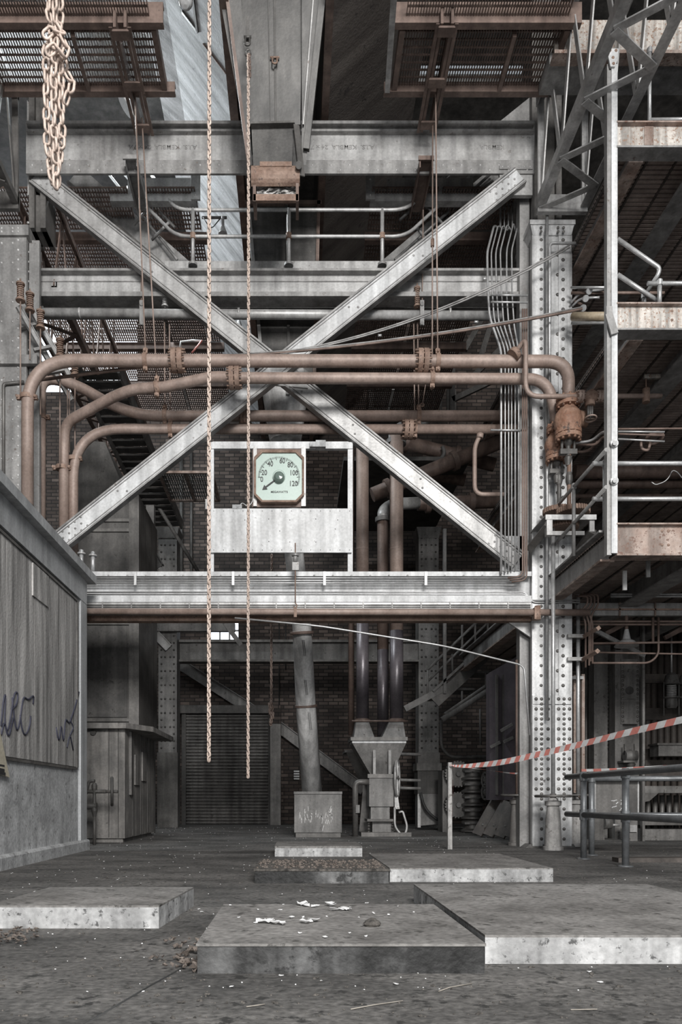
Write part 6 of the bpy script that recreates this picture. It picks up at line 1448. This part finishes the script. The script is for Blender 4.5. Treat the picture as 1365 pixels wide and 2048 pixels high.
t = thing('dried_bundle', 'small grey dried bundle among the flakes near the right of the nearest slab', 'dried bundle', (X(743,4.3),4.3,.138)); Yb_ = (H-.138)*F/(1852-VY)
t.location = (X(745,Yb_),Yb_,.138)
MB().lathe((X(745,Yb_),Yb_,.138),(0,0,1),[(0,.04),(.012,.048),(.028,.036),(.042,.01)],9).build('bundle', GRAVEL, t)
b = MB()
for k in range(620):
    py = 1655+ (rr.random()**3)*330; Y = 1200/(py-VY); x = X(rr.uniform(0,1365) if py > 1740 else rr.uniform(180,1000),Y); flake(b, x, Y, 0, (rr.uniform(.0018,.0045)+.0006*Y) if rr.random() < .9 else .016, .4)
tag(b.build('floor_flakes', FLAKE), 'tiny white flakes scattered over the concrete floor', 'flakes', kind='stuff')
b = MB()
for k in range(1300):
    py = 1660+ (rr.random()**1.8)*380; Y = 1200/(py-VY); x = X(rr.uniform(0,1365),Y); x = min(x, 9.2); c = V((x,Y,.0)); s = rr.uniform(.002,.0045)+.0009*Y*rr.random()
    b.lathe(c,(rr.uniform(-.3,.3),rr.uniform(-.3,.3),1),[(0,s),(s*.6,s*.8),(s,.001)],5)
for k in range(150):
    py = 1700+rr.random()*340; Y = 1200/(py-VY); x = X(rr.uniform(0,1365),Y); s = rr.uniform(.004,.011)
    for q in range(3): b.lathe((x+rr.uniform(-s,s)*1.4,Y+rr.uniform(-s,s),0),(rr.uniform(-.5,.5),rr.uniform(-.5,.5),1),[(0,s),(s*.5,s*.7),(s*.8,.001)],5)
tag(b.build('floor_grit', GRAVEL), 'dark grit and crumbs scattered over the concrete floor', 'grit', kind='stuff')
b = MB()
for k in range(420):
    x = rr.uniform(-.38,.87); y = rr.uniform(7.25,8.25); s = rr.uniform(.006,.018); b.lathe((x,y,.138),(rr.uniform(-.4,.4),rr.uniform(-.4,.4),1),[(0,s),(s*.6,s*.8),(s,.001)],5)
tag(b.build('slab_grit', LEAF), 'brown grit and leaf crumbs covering the dark streaked middle slab', 'grit', kind='stuff')
b = MB()
for k in range(90):
    px = rr.gauss(395,38); py = rr.uniform(1885,1946); Y = 1200/(py-VY); x = min(X(px,Y), -.475) if Y > 3.44 else X(px,Y); flake(b, x, Y, rr.uniform(0,.02), rr.uniform(.012,.03), 1.0)
tag(b.build('dry_leaves', LEAF), 'dry leaves gathered at the left front corner of the nearest slab', 'leaves', kind='stuff')
b = MB()
for k in range(60):
    px = rr.uniform(-10,75); py = rr.uniform(1862,1892); Y = 1200/(py-VY); flake(b, X(px,Y), Y, rr.uniform(0,.02), rr.uniform(.01,.022), 1.0)
tag(b.build('dry_leaves', LEAF), 'dry leaves under the front edge of the left slab', 'leaves', kind='stuff')
for k, (q, lab) in enumerate((([(878,1985),(900,1977),(945,1969)],'curved pale straw on the floor in front of the right slab'),([(493,2016),(530,2011)],'short white stick on the floor at the bottom of the picture'),([(702,2021),(750,2012),(806,2004)],'long pale straw on the floor below the nearest slab'),([(1142,2022),(1195,2021)],'flat pale straw on the floor at the lower right'))):
    pts = [(X(x_,1200/(y_-VY)),1200/(y_-VY),.005) for x_,y_ in q]; tag(MB().tube(pts,.0024,6).build('straw', TWIG, origin=pts[0]), lab, 'straw')
# a thing with a single part is that one mesh
for o in [o for o in COL.objects if o.type == 'EMPTY' and o.parent is None and len(o.children) == 1 and not o.children[0].children]:
    c = o.children[0]; keys = {k: o[k] for k in ('label','category','kind','group') if k in o.keys()}
    loc = V(o.location) + V(c.location); nm_ = o.name; c.parent = None; c.location = loc
    bpy.data.objects.remove(o); c.name = nm_
    for k, v in keys.items(): c[k] = v
# ================================================================ LIGHT
w = bpy.data.worlds.new('world'); scn.world = w; w.use_nodes = True
bg = w.node_tree.nodes['Background']; bg.inputs['Color'].default_value = (.86,.93,1.0,1); bg.inputs['Strength'].default_value = .30
def area(name, loc, target, sx, sy, e, c=(1,1,1)):
    l = bpy.data.lights.new(name, 'AREA'); l.shape = 'RECTANGLE'; l.size = sx; l.size_y = sy; l.energy = e; l.color = c
    o = bpy.data.objects.new(name, l); COL.objects.link(o); o.location = loc
    o.rotation_euler = (V(target)-V(loc)).to_track_quat('-Z', 'Y').to_euler(); return o
area('hall_window_light', (3.2,-12,12.0), (1.5,12,5.0), 7, 5, 5800, (1,.985,.96))
area('low_fill_light', (-1.5,-15,3.6), (1.0,14,4.0), 9, 3, 1000, (1,.985,.97))  # added fill with no known window, lifts the cone and low fronts
area('skylight_left', (-2.95,16,17.0), (-1.6,16,12.5), .45, 9, 2600, (.90,.97,1))
area('window_light_back', (-8,24.6,17.5), (-5,15,12), 4, 5, 900, (.84,.93,1))
vs = scn.view_settings
scn.display_settings.display_device = 'sRGB'
vs.view_transform = 'Standard'; vs.look = 'None'; vs.exposure = 0.28; vs.gamma = 1.0; vs.use_curve_mapping = False
